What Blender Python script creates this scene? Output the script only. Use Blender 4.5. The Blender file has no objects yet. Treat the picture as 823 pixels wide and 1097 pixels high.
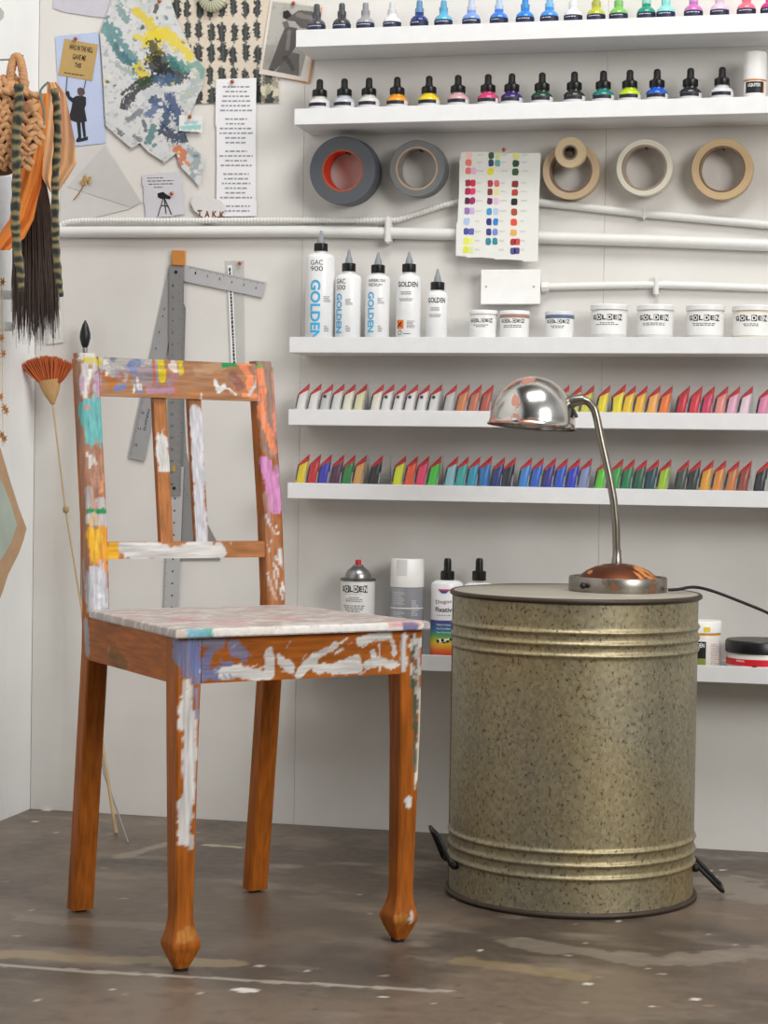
import bpy, bmesh, math, random
import numpy as np
from mathutils import Vector, Matrix, noise as mnoise
PI = math.pi
rnd = random.Random(7)
scn = bpy.context.scene
COL = scn.collection

# ------------------------------------------------------------------ camera
FPX = 2129.3; CXP, CYP = 411.5, 548.5
YAW, PITCH, ROLL = .2317, -.0236, .0158
CAM = Vector((1.5562, -3.6172, .6843))
def _basis():
    f = Vector((-math.sin(YAW), math.cos(YAW), 0)); r = Vector((math.cos(YAW), math.sin(YAW), 0)); u = Vector((0, 0, 1))
    f2 = f*math.cos(PITCH)+u*math.sin(PITCH); u2 = u*math.cos(PITCH)-f*math.sin(PITCH)
    return r*math.cos(ROLL)+u2*math.sin(ROLL), u2*math.cos(ROLL)-r*math.sin(ROLL), f2
RX, UY, FW = _basis()
cd = bpy.data.cameras.new('camera'); cam = bpy.data.objects.new('camera', cd); COL.objects.link(cam)
cam.matrix_world = Matrix(((RX.x, UY.x, -FW.x, CAM.x), (RX.y, UY.y, -FW.y, CAM.y), (RX.z, UY.z, -FW.z, CAM.z), (0, 0, 0, 1)))
cd.sensor_fit = 'HORIZONTAL'; cd.sensor_width = 36; cd.lens = 36*FPX/823
cd.clip_start = .05
scn.camera = cam
def ray(x, y): return FW+RX*((x-CXP)/FPX)-UY*((y-CYP)/FPX)
def at(x, y, d=0):                       # point at distance d in front of the back wall
    v = ray(x, y); return CAM+v*((-d-CAM.y)/v.y)
def atz(x, y, z):
    v = ray(x, y); return CAM+v*((z-CAM.z)/v.z)
def atx(x, y, X):
    v = ray(x, y); return CAM+v*((X-CAM.x)/v.x)

# ------------------------------------------------------------------ materials
def lin(c):
    return tuple((v/255/12.92 if v/255 <= .04045 else ((v/255+.055)/1.055)**2.4) for v in c)
_M = {}
def mat(rgb, rough=.5, metal=0, spec=.5, alpha=1, coat=0, trans=0, ior=1.45, emis=None, vary=0, vscale=40):
    key = (tuple(rgb), rough, metal, spec, alpha, coat, trans, ior, vary, vscale)
    if key in _M: return _M[key]
    m = bpy.data.materials.new('paint_%d_%d_%d' % tuple(int(c) for c in rgb)); m.use_nodes = True
    nt = m.node_tree; b = nt.nodes['Principled BSDF']
    c = (*lin(rgb), 1)
    b.inputs['Base Color'].default_value = c
    b.inputs['Roughness'].default_value = rough; b.inputs['Metallic'].default_value = metal
    b.inputs['Specular IOR Level'].default_value = spec; b.inputs['Alpha'].default_value = alpha
    b.inputs['Coat Weight'].default_value = coat; b.inputs['Transmission Weight'].default_value = trans
    b.inputs['IOR'].default_value = ior
    n = nt.nodes.new('ShaderNodeTexNoise'); n.inputs['Scale'].default_value = vscale; n.inputs['Detail'].default_value = 4
    tc = nt.nodes.new('ShaderNodeTexCoord'); nt.links.new(tc.outputs['Object'], n.inputs['Vector'])
    mx = nt.nodes.new('ShaderNodeMix'); mx.data_type = 'RGBA'
    k = vary if vary else .06
    mx.inputs['A'].default_value = (*[v*(1-k) for v in c[:3]], 1); mx.inputs['B'].default_value = (*[min(1, v*(1+k)) for v in c[:3]], 1)
    nt.links.new(n.outputs['Fac'], mx.inputs['Factor']); nt.links.new(mx.outputs['Result'], b.inputs['Base Color'])
    _M[key] = m; return m
def nodemat(name):
    m = bpy.data.materials.new(name); m.use_nodes = True
    return m, m.node_tree, m.node_tree.nodes['Principled BSDF']
def N(nt, t, **kw):
    n = nt.nodes.new(t)
    for k, v in kw.items():
        if k.startswith('_'): setattr(n, k[1:], v)
        else: n.inputs[k.replace('__', ' ')].default_value = v
    return n
def ramp(nt, stops):
    r = nt.nodes.new('ShaderNodeValToRGB'); e = r.color_ramp.elements
    while len(e) < len(stops): e.new(.5)
    for i, (p, c) in enumerate(stops):
        e[i].position = p; e[i].color = (*lin(c), 1) if not isinstance(c, float) else (c, c, c, 1)
    return r
def coords(nt, scale=(1, 1, 1), kind='Object'):
    tc = nt.nodes.new('ShaderNodeTexCoord'); mp = nt.nodes.new('ShaderNodeMapping'); mp.inputs['Scale'].default_value = scale
    nt.links.new(tc.outputs[kind], mp.inputs['Vector']); return mp
def attr_mat(name, rough=.5, grain=0, spec=.4, fib=(1, 1, 1), bump=.05, coat=0, gscale=60):
    m, nt, b = nodemat(name)
    a = N(nt, 'ShaderNodeAttribute', _attribute_name='Col')
    mp = coords(nt, fib); n = N(nt, 'ShaderNodeTexNoise', Scale=gscale, Detail=6); nt.links.new(mp.outputs[0], n.inputs['Vector'])
    r = ramp(nt, [(.3, 1-grain), (.7, 1.0)]); nt.links.new(n.outputs['Fac'], r.inputs[0])
    mx = nt.nodes.new('ShaderNodeMix'); mx.data_type = 'RGBA'; mx.blend_type = 'MULTIPLY'; mx.inputs['Factor'].default_value = 1
    nt.links.new(a.outputs['Color'], mx.inputs['A']); nt.links.new(r.outputs['Color'], mx.inputs['B']); nt.links.new(mx.outputs['Result'], b.inputs['Base Color'])
    b.inputs['Roughness'].default_value = rough; b.inputs['Specular IOR Level'].default_value = spec; b.inputs['Coat Weight'].default_value = coat
    bp = N(nt, 'ShaderNodeBump', Strength=bump, Distance=.002); nt.links.new(n.outputs['Fac'], bp.inputs['Height']); nt.links.new(bp.outputs[0], b.inputs['Normal'])
    return m
WHITE = mat((236, 236, 234), .45); SHELFW = mat((226, 227, 228), .42); BLACK = mat((18, 18, 19), .35); RUBBER = mat((24, 23, 24), .55)
PIPEW = mat((222, 222, 219), .42); PAPER = mat((232, 232, 232), .75); COPPER = mat((176, 92, 58), .3, .6)
STEEL = mat((150, 150, 150), .32, .9)
CLEAR = mat((235, 238, 240), .15, alpha=.025)
PRINT = mat((70, 70, 74), .6); INK = mat((22, 22, 24), .5)
RED = mat((190, 22, 30), .45)

# ------------------------------------------------------------------ mesh helpers
class MB:
    def __init__(s): s.v = []; s.f = []
    def add(s, vs, fs):
        o = len(s.v); s.v += [Vector(p) for p in vs]; s.f += [tuple(i+o for i in f) for f in fs]; return s
    def box(s, x0, x1, y0, y1, z0, z1):
        return s.add([(x0, y0, z0), (x1, y0, z0), (x1, y1, z0), (x0, y1, z0), (x0, y0, z1), (x1, y0, z1), (x1, y1, z1), (x0, y1, z1)],
                     [(0, 3, 2, 1), (4, 5, 6, 7), (0, 1, 5, 4), (1, 2, 6, 5), (2, 3, 7, 6), (3, 0, 4, 7)])
    def lathe(s, prof, n=32, o=(0, 0, 0), axis='z', sx=1, sy=1):
        vs = []; fs = []
        for r, z in prof:
            for k in range(n):
                a = 2*PI*k/n; p = (r*math.cos(a)*sx, r*math.sin(a)*sy, z)
                if axis == 'y': p = (p[0], -z, p[1])       # axis towards the room
                if axis == 'x': p = (z, p[0], p[1])
                vs.append((p[0]+o[0], p[1]+o[1], p[2]+o[2]))
        for i in range(len(prof)-1):
            for k in range(n):
                a = i*n+k; b = i*n+(k+1) % n; fs.append((a, b, b+n, a+n))
        fs.append(tuple(reversed(range(n)))); m = (len(prof)-1)*n; fs.append(tuple(m+k for k in range(n)))
        return s.add(vs, fs)
    def ringlathe(s, prof, n=48, o=(0, 0, 0), axis='z'):      # closed profile
        vs = []; fs = []; L = len(prof)
        for r, z in prof:
            for k in range(n):
                a = 2*PI*k/n; p = (r*math.cos(a), r*math.sin(a), z)
                if axis == 'y': p = (p[0], -z, p[1])
                vs.append((p[0]+o[0], p[1]+o[1], p[2]+o[2]))
        for i in range(L):
            for k in range(n):
                j = (i+1) % L; fs.append((i*n+k, i*n+(k+1) % n, j*n+(k+1) % n, j*n+k))
        return s.add(vs, fs)
    def tube(s, pts, r, n=8, cap=True, flat=1, up=None):
        pts = [Vector(p) for p in pts]; R = r if isinstance(r, (list, tuple)) else [r]*len(pts)
        vs = []; fs = []; prev = up and Vector(up)
        for i, p in enumerate(pts):
            t = (pts[min(i+1, len(pts)-1)]-pts[max(i-1, 0)])
            t = t.normalized() if t.length > 1e-9 else Vector((0, 0, 1))
            a = prev or (Vector((0, 0, 1)) if abs(t.z) < .9 else Vector((0, 1, 0)))
            x = (a-t*a.dot(t)).normalized(); y = t.cross(x); prev = x
            for k in range(n):
                g = 2*PI*k/n; vs.append(p+(x*math.cos(g)+y*math.sin(g)*flat)*R[i])
        for i in range(len(pts)-1):
            for k in range(n): fs.append((i*n+k, i*n+(k+1) % n, (i+1)*n+(k+1) % n, (i+1)*n+k))
        if cap: fs.append(tuple(reversed(range(n)))); m = (len(pts)-1)*n; fs.append(tuple(m+k for k in range(n)))
        return s.add(vs, fs)
    def ball(s, c, r, n=12, sc=(1, 1, 1)):
        prof = [(max(1e-5, r*math.sin(PI*i/n)), -r*math.cos(PI*i/n)) for i in range(n+1)]
        o = len(s.v); s.lathe(prof, n*2 if n < 10 else 20)
        for i in range(o, len(s.v)): v = s.v[i]; s.v[i] = Vector((v.x*sc[0]+c[0], v.y*sc[1]+c[1], v.z*sc[2]+c[2]))
        return s
    def plate(s, poly, d0, d1):          # poly: list of (x,z); thickness from y=-d1 (front) to y=-d0
        n = len(poly); A = sum(poly[i][0]*poly[(i+1) % n][1]-poly[(i+1) % n][0]*poly[i][1] for i in range(n))
        if A < 0: poly = list(reversed(poly))
        vs = [(x, -d1, z) for x, z in poly]+[(x, -d0, z) for x, z in poly]
        fs = [tuple(range(n)), tuple(reversed(range(n, 2*n)))]+[(i, i+n, (i+1) % n+n, (i+1) % n) for i in range(n)]
        return s.add(vs, fs)
def link(o, parent):
    COL.objects.link(o)
    if parent: o.parent = parent
    return o
def obj(name, mb, m, parent=None, world=False, smooth=False, bevel=0, kind=None, seg=2, angle=40):
    me = bpy.data.meshes.new(name)
    off = Vector((0, 0, 0))
    if world:
        if parent: off = parent.location.copy()
        else:
            n = max(1, len(mb.v)); lo = Vector([min(v[i] for v in mb.v) for i in range(3)]); hi = Vector([max(v[i] for v in mb.v) for i in range(3)])
            off = Vector(((lo.x+hi.x)/2, (lo.y+hi.y)/2, lo.z))
    me.from_pydata([tuple(v-off) for v in mb.v], [], mb.f); me.validate()
    bm = bmesh.new(); bm.from_mesh(me)
    bmesh.ops.remove_doubles(bm, verts=bm.verts, dist=1e-6)
    bmesh.ops.recalc_face_normals(bm, faces=bm.faces)
    if bevel:
        es = [e for e in bm.edges if len(e.link_faces) == 2 and e.calc_face_angle(0) > math.radians(angle)]
        bmesh.ops.bevel(bm, geom=es, offset=bevel, segments=seg, affect='EDGES', clamp_overlap=True)
    bm.to_mesh(me); bm.free()
    if smooth:
        me.polygons.foreach_set('use_smooth', [True]*len(me.polygons))
        try: me.set_sharp_from_angle(angle=math.radians(smooth if smooth > 1 else 38))
        except Exception: pass
    me.materials.append(m)
    o = bpy.data.objects.new(name, me); link(o, parent)
    if world and not parent: o.location = off
    if kind: o['kind'] = kind
    return o
def tag(o, label, cat, group=None, kind=None):
    o['label'] = label; o['category'] = cat
    if group: o['group'] = group
    if kind: o['kind'] = kind
    return o
def thing(name, label, cat, loc=(0, 0, 0), rz=0, group=None):
    o = bpy.data.objects.new(name, None); o.empty_display_size = .03; COL.objects.link(o); o.location = loc; o.rotation_euler = (0, 0, rz)
    return tag(o, label, cat, group)
def copy_tree(root, loc, label, group=None):
    c = root.copy(); COL.objects.link(c); c.location = loc; c['label'] = label
    if group: c['group'] = group
    for ch in list(root.children):
        d = ch.copy(); COL.objects.link(d); d.parent = c
        for g in ch.children: e = g.copy(); COL.objects.link(e); e.parent = d
    return c
_T = {}
def textgeo(s, bold=0):
    if (s, bold) in _T: return _T[s, bold]
    cu = bpy.data.curves.new('t', 'FONT'); cu.body = s; cu.size = 1; cu.offset = bold; cu.resolution_u = 3
    cu.align_x = 'CENTER'; cu.align_y = 'CENTER'
    to = bpy.data.objects.new('t', cu); COL.objects.link(to)
    bpy.context.view_layer.update()
    me = bpy.data.meshes.new_from_object(to.evaluated_get(bpy.context.evaluated_depsgraph_get()))
    g = ([tuple(v.co[:2]) for v in me.vertices], [tuple(p.vertices) for p in me.polygons])
    bpy.data.objects.remove(to); bpy.data.curves.remove(cu); bpy.data.meshes.remove(me)
    _T[s, bold] = g; return g
def text2d(s, w, h, rot=0, bold=.0):      # fit text into box w x h (before rotation), centred
    vs, fs = textgeo(s, bold)
    xs = [v[0] for v in vs]; ys = [v[1] for v in vs]
    sx = w/(max(xs)-min(xs)); sy = h/(max(ys)-min(ys)); mx = (max(xs)+min(xs))/2; my = (max(ys)+min(ys))/2
    c, q = math.cos(rot), math.sin(rot); out = []
    for x, y in vs:
        x = (x-mx)*sx; y = (y-my)*sy; out.append((x*c-y*q, x*q+y*c))
    return out, fs
def dashes(w, h, rows, seed=1, centre=False, fill=.8):    # unreadably small print: rows of words
    r = random.Random(seed); vs = []; fs = []; lh = h/rows
    for i in range(rows):
        y = h/2-lh*(i+.5); W = w*(.55+.45*r.random()) if r.random() < .6 else w
        x = -W/2 if centre else -w/2; end = x+W
        while x < end-w*.03:
            l = min(end-x, w*(.05+.12*r.random())); o = len(vs)
            vs += [(x, y-lh*.2), (x+l, y-lh*.2), (x+l, y+lh*.2), (x, y+lh*.2)]; fs.append((o, o+1, o+2, o+3)); x += l+w*.035
    return vs, fs
def wrap(mb, g, r, x0, z0, e=.0003):      # onto a cylinder of radius r about z, front at -y ; x0 arc offset
    vs, fs = g
    xs = [v[0] for v in vs]
    if max(xs)-min(xs) > r*.13:
        bm = bmesh.new(); bv = [bm.verts.new((v[0], v[1], 0)) for v in vs]
        for f_ in fs:
            try: bm.faces.new([bv[i] for i in f_])
            except ValueError: pass
        q = min(xs)+r*.1
        while q < max(xs):
            bmesh.ops.bisect_plane(bm, geom=bm.verts[:]+bm.edges[:]+bm.faces[:], plane_co=(q, 0, 0), plane_no=(1, 0, 0)); q += r*.1
        bm.verts.index_update(); vs = [tuple(v.co[:2]) for v in bm.verts]; fs = [tuple(v.index for v in f_.verts) for f_ in bm.faces]; bm.free()
    mb.add([((r+e)*math.sin((x+x0)/r), -(r+e)*math.cos((x+x0)/r), z+z0) for x, z in vs], fs); return mb
def band(mb, r, z0, z1, a0=-PI, a1=PI, n=24, e=.0002):
    vs = []; fs = []
    for i in range(n+1):
        a = a0+(a1-a0)*i/n; vs += [((r+e)*math.sin(a), -(r+e)*math.cos(a), z0), ((r+e)*math.sin(a), -(r+e)*math.cos(a), z1)]
        if i: fs.append((2*i-2, 2*i, 2*i+1, 2*i-1))
    return mb.add(vs, fs)
def flat(mb, g, x, z, d):                 # on a plane facing the room at y=-d
    vs, fs = g; mb.add([(x+a, -d, z+b) for a, b in vs], fs); return mb

# numpy noise + 3D brush strokes
def vnoise(P, sc, seed=0):
    p = P*sc+seed*17.3; i = np.floor(p).astype(np.int64); f = p-i; f = f*f*(3-2*f)
    def h(a): 
        n = (a[:, 0]*73856093) ^ (a[:, 1]*19349663) ^ (a[:, 2]*83492791); n = (n ^ (n >> 13))*1274126177; n &= 0x7fffffff
        return ((n ^ (n >> 16)) & 0xffff)/65535.
    out = 0
    for dx in (0, 1):
        for dy in (0, 1):
            for dz in (0, 1):
                w = (f[:, 0] if dx else 1-f[:, 0])*(f[:, 1] if dy else 1-f[:, 1])*(f[:, 2] if dz else 1-f[:, 2])
                out = out+w*h(i+np.array([dx, dy, dz]))
    return out
def fnoise(P, sc, seed=0, oct=4):
    return sum(vnoise(P, sc*2**k, seed+k)*.5**k for k in range(oct))/sum(.5**k for k in range(oct))
def verts_np(o, world=True):
    n = len(o.data.vertices); a = np.empty(n*3); o.data.vertices.foreach_get('co', a); a = a.reshape(-1, 3)
    if world:
        M = (Matrix.LocRotScale(o.parent.location, o.parent.rotation_euler, None) if o.parent else Matrix.LocRotScale(o.location, o.rotation_euler, None))
        M = np.array(M); a = a@M[:3, :3].T+M[:3, 3]
    return a
def setcol(o, C):
    at_ = o.data.color_attributes.new('Col', 'FLOAT_COLOR', 'POINT'); n = len(C)
    buf = np.ones((n, 4)); buf[:, :3] = C; at_.data.foreach_set('color', buf.ravel())
def stroke(P, C, pts, r, rgb, rag=.6, sc=180, op=1.0, seed=0):
    sc = min(sc, 130)
    pts = [np.array(p[:]) for p in pts]
    if len(pts) == 1: pts = pts*2
    d = np.full(len(P), 9.)
    for a, b in zip(pts[:-1], pts[1:]):
        ab = b-a; t = np.clip(((P-a)@ab)/max(1e-12, ab@ab), 0, 1); d = np.minimum(d, np.linalg.norm(P-(a+t[:, None]*ab), axis=1))
    near = d < r*2.2
    if not near.any(): return
    nz = fnoise(P[near], sc, seed); k = np.clip((r*(1.08+rag*(nz-.5)*1.9)-d[near])/(r*.16)+.5, 0, 1)*op
    C[near] = C[near]*(1-k[:, None])+np.array(lin(rgb))*k[:, None]

# ------------------------------------------------------------------ room
def wallmat(name, c1, c2, sc=6):
    m, nt, b = nodemat(name); mp = coords(nt, kind='Object')
    n = N(nt, 'ShaderNodeTexNoise', Scale=sc, Detail=8); nt.links.new(mp.outputs[0], n.inputs['Vector'])
    r = ramp(nt, [(.3, c1), (.7, c2)]); nt.links.new(n.outputs['Fac'], r.inputs[0]); nt.links.new(r.outputs[0], b.inputs['Base Color'])
    n2 = N(nt, 'ShaderNodeTexNoise', Scale=60, Detail=5); nt.links.new(mp.outputs[0], n2.inputs['Vector'])
    bp = N(nt, 'ShaderNodeBump', Strength=.12, Distance=.002); nt.links.new(n2.outputs['Fac'], bp.inputs['Height']); nt.links.new(bp.outputs[0], b.inputs['Normal'])
    b.inputs['Roughness'].default_value = .55; b.inputs['Specular IOR Level'].default_value = .3
    return m
WALLM = wallmat('painted_wall', (214, 211, 206), (223, 221, 217))
LWALLM = wallmat('painted_side_wall', (232, 233, 232), (238, 239, 239))
s1 = at(322, 400).x; s2 = at(646, 340).x
mb = MB()
for a, b in ((0, s1), (s1, s2), (s2, 2.9)): mb.box(a+.0002, b-.0002, 0, .03, 0, 2.6)
mb.box(-.05, 2.9, .03, .06, 0, 2.6)
o = obj('wall_back', mb, WALLM, bevel=.0004, seg=1); o['kind'] = 'structure'
mb = MB()
ys = [.0]+[-.115-.14*i for i in range(27)]
for a, b in zip(ys[:-1], ys[1:]): mb.box(-.03, 0, b+.0002, a-.0002, 0, 2.6)
mb.box(-.06, -.03, -3.76, .06, 0, 2.6)
o = obj('wall_left', mb, LWALLM, bevel=.0004, seg=1); o['kind'] = 'structure'

# floor: fine where the photo looks, coarse beyond
m, nt, b = nodemat('stained_concrete')
a = N(nt, 'ShaderNodeAttribute', _attribute_name='Col'); mp = coords(nt)
n = N(nt, 'ShaderNodeTexNoise', Scale=45, Detail=8); nt.links.new(mp.outputs[0], n.inputs['Vector'])
r = ramp(nt, [(.3, .82), (.7, 1.0)]); nt.links.new(n.outputs['Fac'], r.inputs[0])
mx = nt.nodes.new('ShaderNodeMix'); mx.data_type = 'RGBA'; mx.blend_type = 'MULTIPLY'; mx.inputs['Factor'].default_value = 1
nt.links.new(a.outputs['Color'], mx.inputs['A']); nt.links.new(r.outputs['Color'], mx.inputs['B']); nt.links.new(mx.outputs['Result'], b.inputs['Base Color'])
rr = ramp(nt, [(.2, .32), (.8, .5)]); nt.links.new(n.outputs['Fac'], rr.inputs[0]); nt.links.new(rr.outputs[0], b.inputs['Roughness'])
b.inputs['Specular IOR Level'].default_value = .45
bp = N(nt, 'ShaderNodeBump', Strength=.1, Distance=.002); nt.links.new(n.outputs['Fac'], bp.inputs['Height']); nt.links.new(bp.outputs[0], b.inputs['Normal'])
FLOORM = m
xs = sorted(set([-.06]+list(np.arange(0, 2.0, .006))+[2.2, 2.9])); yy = sorted(set([-5.2, -4, -3, -2, -1.6]+list(np.arange(-1.5, .0, .006))+[0.0, .06]))
mb = MB(); nx = len(xs)
mb.v = [Vector((x, y, 0)) for y in yy for x in xs]
mb.f = [(j*nx+i, j*nx+i+1, (j+1)*nx+i+1, (j+1)*nx+i) for j in range(len(yy)-1) for i in range(nx-1)]
fl = obj('floor', mb, FLOORM); fl['kind'] = 'structure'
P = verts_np(fl); n1 = fnoise(P, 3.2, 1, 5); n2 = fnoise(P*np.array([1, 2.2, 1]), 9, 5, 5); n3 = fnoise(P, 30, 9, 3)
base = np.array(lin((116, 101, 87))); dark = np.array(lin((66, 58, 51))); pale = np.array(lin((144, 131, 116)))
k = np.clip((n1-.40)*6, 0, 1)[:, None]; C = base*(1-k*.75)+dark*k*.75
k = np.clip((n2-.55)*5, 0, 1)[:, None]*.6; C = C*(1-k)+pale*k
k = np.clip((n3-.66)*8, 0, 1)[:, None]*.35; C = C*(1-k)+dark*k
F = lambda *p: [atz(x, y, 0) for x, y in p]
stroke(P, C, F((0, 1034), (120, 1042), (300, 1052), (480, 1062)), .006, (190, 183, 170), .8, 60, .6)
for pts, rr_, c, op in [([(0, 1022), (120, 1028), (250, 1032)], .02, (170, 150, 110), .45), ([(500, 1030), (620, 1046)], .02, (165, 145, 100), .4),
        ([(30, 985), (170, 992)], .02, (160, 145, 128), .4), ([(130, 918), (200, 898)], .012, (170, 158, 140), .5), ([(220, 905), (258, 908)], .008, (195, 180, 155), .7),
        ([(560, 1010), (700, 1030), (823, 1020)], .03, (160, 148, 135), .4), ([(770, 945), (823, 960)], .05, (165, 155, 145), .4),
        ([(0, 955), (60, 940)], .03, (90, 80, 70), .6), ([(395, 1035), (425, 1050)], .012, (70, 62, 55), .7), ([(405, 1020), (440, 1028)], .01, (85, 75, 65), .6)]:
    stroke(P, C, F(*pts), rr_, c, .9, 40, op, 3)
for x, y, r_ in [(263, 1061, .010), (258, 1060, .009), (270, 1061, .008), (630, 1054, .006), (745, 1071, .007), (410, 1068, .005), (662, 987, .005), (760, 933, .006), (766, 939, .006), (774, 932, .005), (50, 868, .008), (38, 880, .006), (60, 892, .005), (515, 1018, .004), (330, 1040, .003), (120, 1060, .003), (700, 1078, .004), (790, 1012, .003)]:
    stroke(P, C, F((x, y)), r_, (222, 218, 208), .4, 120, .9)
for i in range(120):
    q = (rnd.uniform(.2, 1.9), rnd.uniform(-1.4, -.02), 0); stroke(P, C, [Vector(q)], rnd.uniform(.002, .005), rnd.choice([(200, 195, 185), (70, 60, 52), (175, 150, 110)]), .5, 200, .7)
setcol(fl, C)

# ------------------------------------------------------------------ chair
CO = Vector((.8305, -.9928, 0)); CTH = .7879
EX = Vector((math.cos(CTH), math.sin(CTH), 0)); EY = Vector((-math.sin(CTH), math.cos(CTH), 0))
chair = thing('wooden_chair', 'orange-brown wooden chair splashed all over with white, teal, pink and yellow paint', 'chair', CO, CTH)
def onc(x, y, v=None, u=None):            # pixel -> world point on a chair plane
    d = ray(x, y); a = EY if u is None else EX; val = v if u is None else u
    return CAM+d*((val-(CAM-CO).dot(a))/d.dot(a))
WOODV = attr_mat('stained_wood_upright', .45, .45, .15, (6, 6, .5), .04, gscale=30)
WOODH = attr_mat('stained_wood_lengthwise', .45, .45, .15, (.5, 6, 6), .04, gscale=30)
WOODS = attr_mat('stained_wood_sideways', .45, .45, .12, (6, .5, 6), .03, gscale=30)
SEATM = attr_mat('paint_caked_seat', .45, .15, .4, (1, 1, 1), .35, gscale=120)
GLIDE = mat((25, 22, 20), .6)
def gridbox(corners, n):                  # 8 corners (bottom 4 ccw, top 4), n=(nx,ny,nz) surface grid
    c = [Vector(p) for p in corners]; nx, ny, nz = n; mb = MB()
    def P3(u, v, w):
        b = (c[0]*(1-u)+c[1]*u)*(1-v)+(c[3]*(1-u)+c[2]*u)*v; t = (c[4]*(1-u)+c[5]*u)*(1-v)+(c[7]*(1-u)+c[6]*u)*v
        return b*(1-w)+t*w
    def face(f, a, b):
        vs = [f(i/a, j/b) for j in range(b+1) for i in range(a+1)]
        mb.add(vs, [(j*(a+1)+i, j*(a+1)+i+1, (j+1)*(a+1)+i+1, (j+1)*(a+1)+i) for j in range(b) for i in range(a)])
    face(lambda s, t: P3(s, 0, t), nx, nz); face(lambda s, t: P3(s, 1, t), nx, nz)
    face(lambda s, t: P3(0, s, t), ny, nz); face(lambda s, t: P3(1, s, t), ny, nz)
    face(lambda s, t: P3(s, t, 0), nx, ny); face(lambda s, t: P3(s, t, 1), nx, ny)
    return mb
def cbox(u0, u1, v0, v1, z0, z1, st=.0022, shear=0):
    n = tuple(max(1, int(abs(d)/st)) for d in (u1-u0, v1-v0, z1-z0))
    return gridbox([(u0, v0, z0), (u1, v0, z0), (u1, v1, z0), (u0, v1, z0), (u0, v0+shear, z1), (u1, v0+shear, z1), (u1, v1+shear, z1), (u0, v1+shear, z1)], n)
def loftbox(rings):                       # rings: (z,u0,u1,v0,v1, chamfer) ; square section legs with fine rows
    mb = MB(); vs = []; fs = []; M = 8
    for z, u0, u1, v0, v1 in rings:
        e = .0022; c = [(u0+e, v0), (u1-e, v0), (u1, v0+e), (u1, v1-e), (u1-e, v1), (u0+e, v1), (u0, v1-e), (u0, v0+e)]
        row = []
        for i in range(8):
            a = Vector(c[i]); b_ = Vector(c[(i+1) % 8]); k = M if i % 2 == 0 else 1
            row += [a+(b_-a)*(j/k) for j in range(k)]
        vs += [(p.x, p.y, z) for p in row]; n = len(row)
    for i in range(len(rings)-1):
        for k in range(n): fs.append((i*n+k, i*n+(k+1) % n, (i+1)*n+(k+1) % n, (i+1)*n+k))
    fs.append(tuple(reversed(range(n)))); q = (len(rings)-1)*n; fs.append(tuple(q+k for k in range(n)))
    return mb.add(vs, fs)
def interp(tab, z):
    for a, b_ in zip(tab[:-1], tab[1:]):
        if z <= b_[0]: 
            t = (z-a[0])/(b_[0]-a[0]); return [x+(y-x)*t for x, y in zip(a[1:], b_[1:])]
    return list(tab[-1][1:])
def smoothtab(tab, z):
    n = 5; w = .012; acc = None
    for i in range(-n, n+1):
        v = interp(tab, min(max(z+i*w/n, tab[0][0]), tab[-1][0])); acc = v if acc is None else [p+q for p, q in zip(acc, v)]
    return [q/(2*n+1) for q in acc]
def backv(z): return interp([(0, .411), (.13, .396), (.25, .383), (.4, .367), (.48, .366), (.6, .379), (.72, .398), (.85, .419)], z)[0]
def chair_wood(P, left=False):
    g = fnoise(P, 8, 3, 4)[:, None]; return np.array(lin((182, 102, 34)))*(.62+.62*g)*np.array([1, 1, 1.0])
strokes_back, strokes_front, strokes_side, strokes_seat = [], [], [], []
def sb(pts, r, c, op=1, rag=.6, v=None):  # on the front of the back frame
    q = []
    for x, y in pts:
        p = onc(x, y, v=.39)
        for _ in range(3): p = onc(x, y, v=backv(max(0, p.z)))
        q.append(p)
    strokes_back.append((q, r*.00137, c, op, rag))
def sf(pts, r, c, op=1, rag=.6): strokes_front.append(([onc(x, y, v=.014) for x, y in pts], r*.0013, c, op, rag))
def ss(pts, r, c, op=1, rag=.6): strokes_side.append(([onc(x, y, u=-.17) for x, y in pts], r*.0013, c, op, rag))
WH = (232, 230, 226); GY = (188, 186, 186)
BRN = (176, 124, 84)
def feather(fn, pts, r, c, n, spread, ln, seed, op=.95):      # dry-brush: many short thin strokes
    g = random.Random(seed)
    for i in range(n):
        k = g.random()*(len(pts)-1); q = int(k); f_ = k-q; x = pts[q][0]+(pts[min(q+1, len(pts)-1)][0]-pts[q][0])*f_+g.gauss(0, spread[0]); y = pts[q][1]+(pts[min(q+1, len(pts)-1)][1]-pts[q][1])*f_+g.gauss(0, spread[1])
        fn([(x-ln[0]/2, y-ln[1]/2), (x+ln[0]/2, y+ln[1]/2)], r*g.uniform(.6, 1.3), c, op*g.uniform(.6, 1), .5)
# --- top rail
sb([(108, 402), (280, 408)], 26, (178, 130, 92), .9, .2)
sb([(110, 590), (290, 590)], 12, (186, 128, 84), .85, .2)
sb([(172, 428), (181, 580)], 9, (186, 124, 76), .8, .2)
sb([(211, 428), (218, 580)], 9, (186, 124, 76), .8, .2)
sb([(290, 560), (298, 650)], 12, (184, 122, 80), .8, .2)
sb([(96, 380), (104, 620)], 14, (176, 130, 104), .8, .2)
sb([(112, 390), (165, 386)], 8, (196, 196, 190), .9); sb([(120, 398), (134, 404)], 5, (186, 178, 176), .8); sb([(150, 405), (168, 398)], 10, (160, 150, 160), .8)
for x, y, r_ in [(140, 391, 5), (147, 388, 5), (144, 397, 4), (133, 414, 3), (126, 416, 4), (150, 418, 4), (121, 385, 3)]: sb([(x, y)], r_, (118, 136, 186), .95)
sb([(122, 408), (130, 402)], 4.5, (184, 112, 56), 1); sb([(113, 400), (119, 412)], 3.5, (184, 112, 56), .9)
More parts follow.
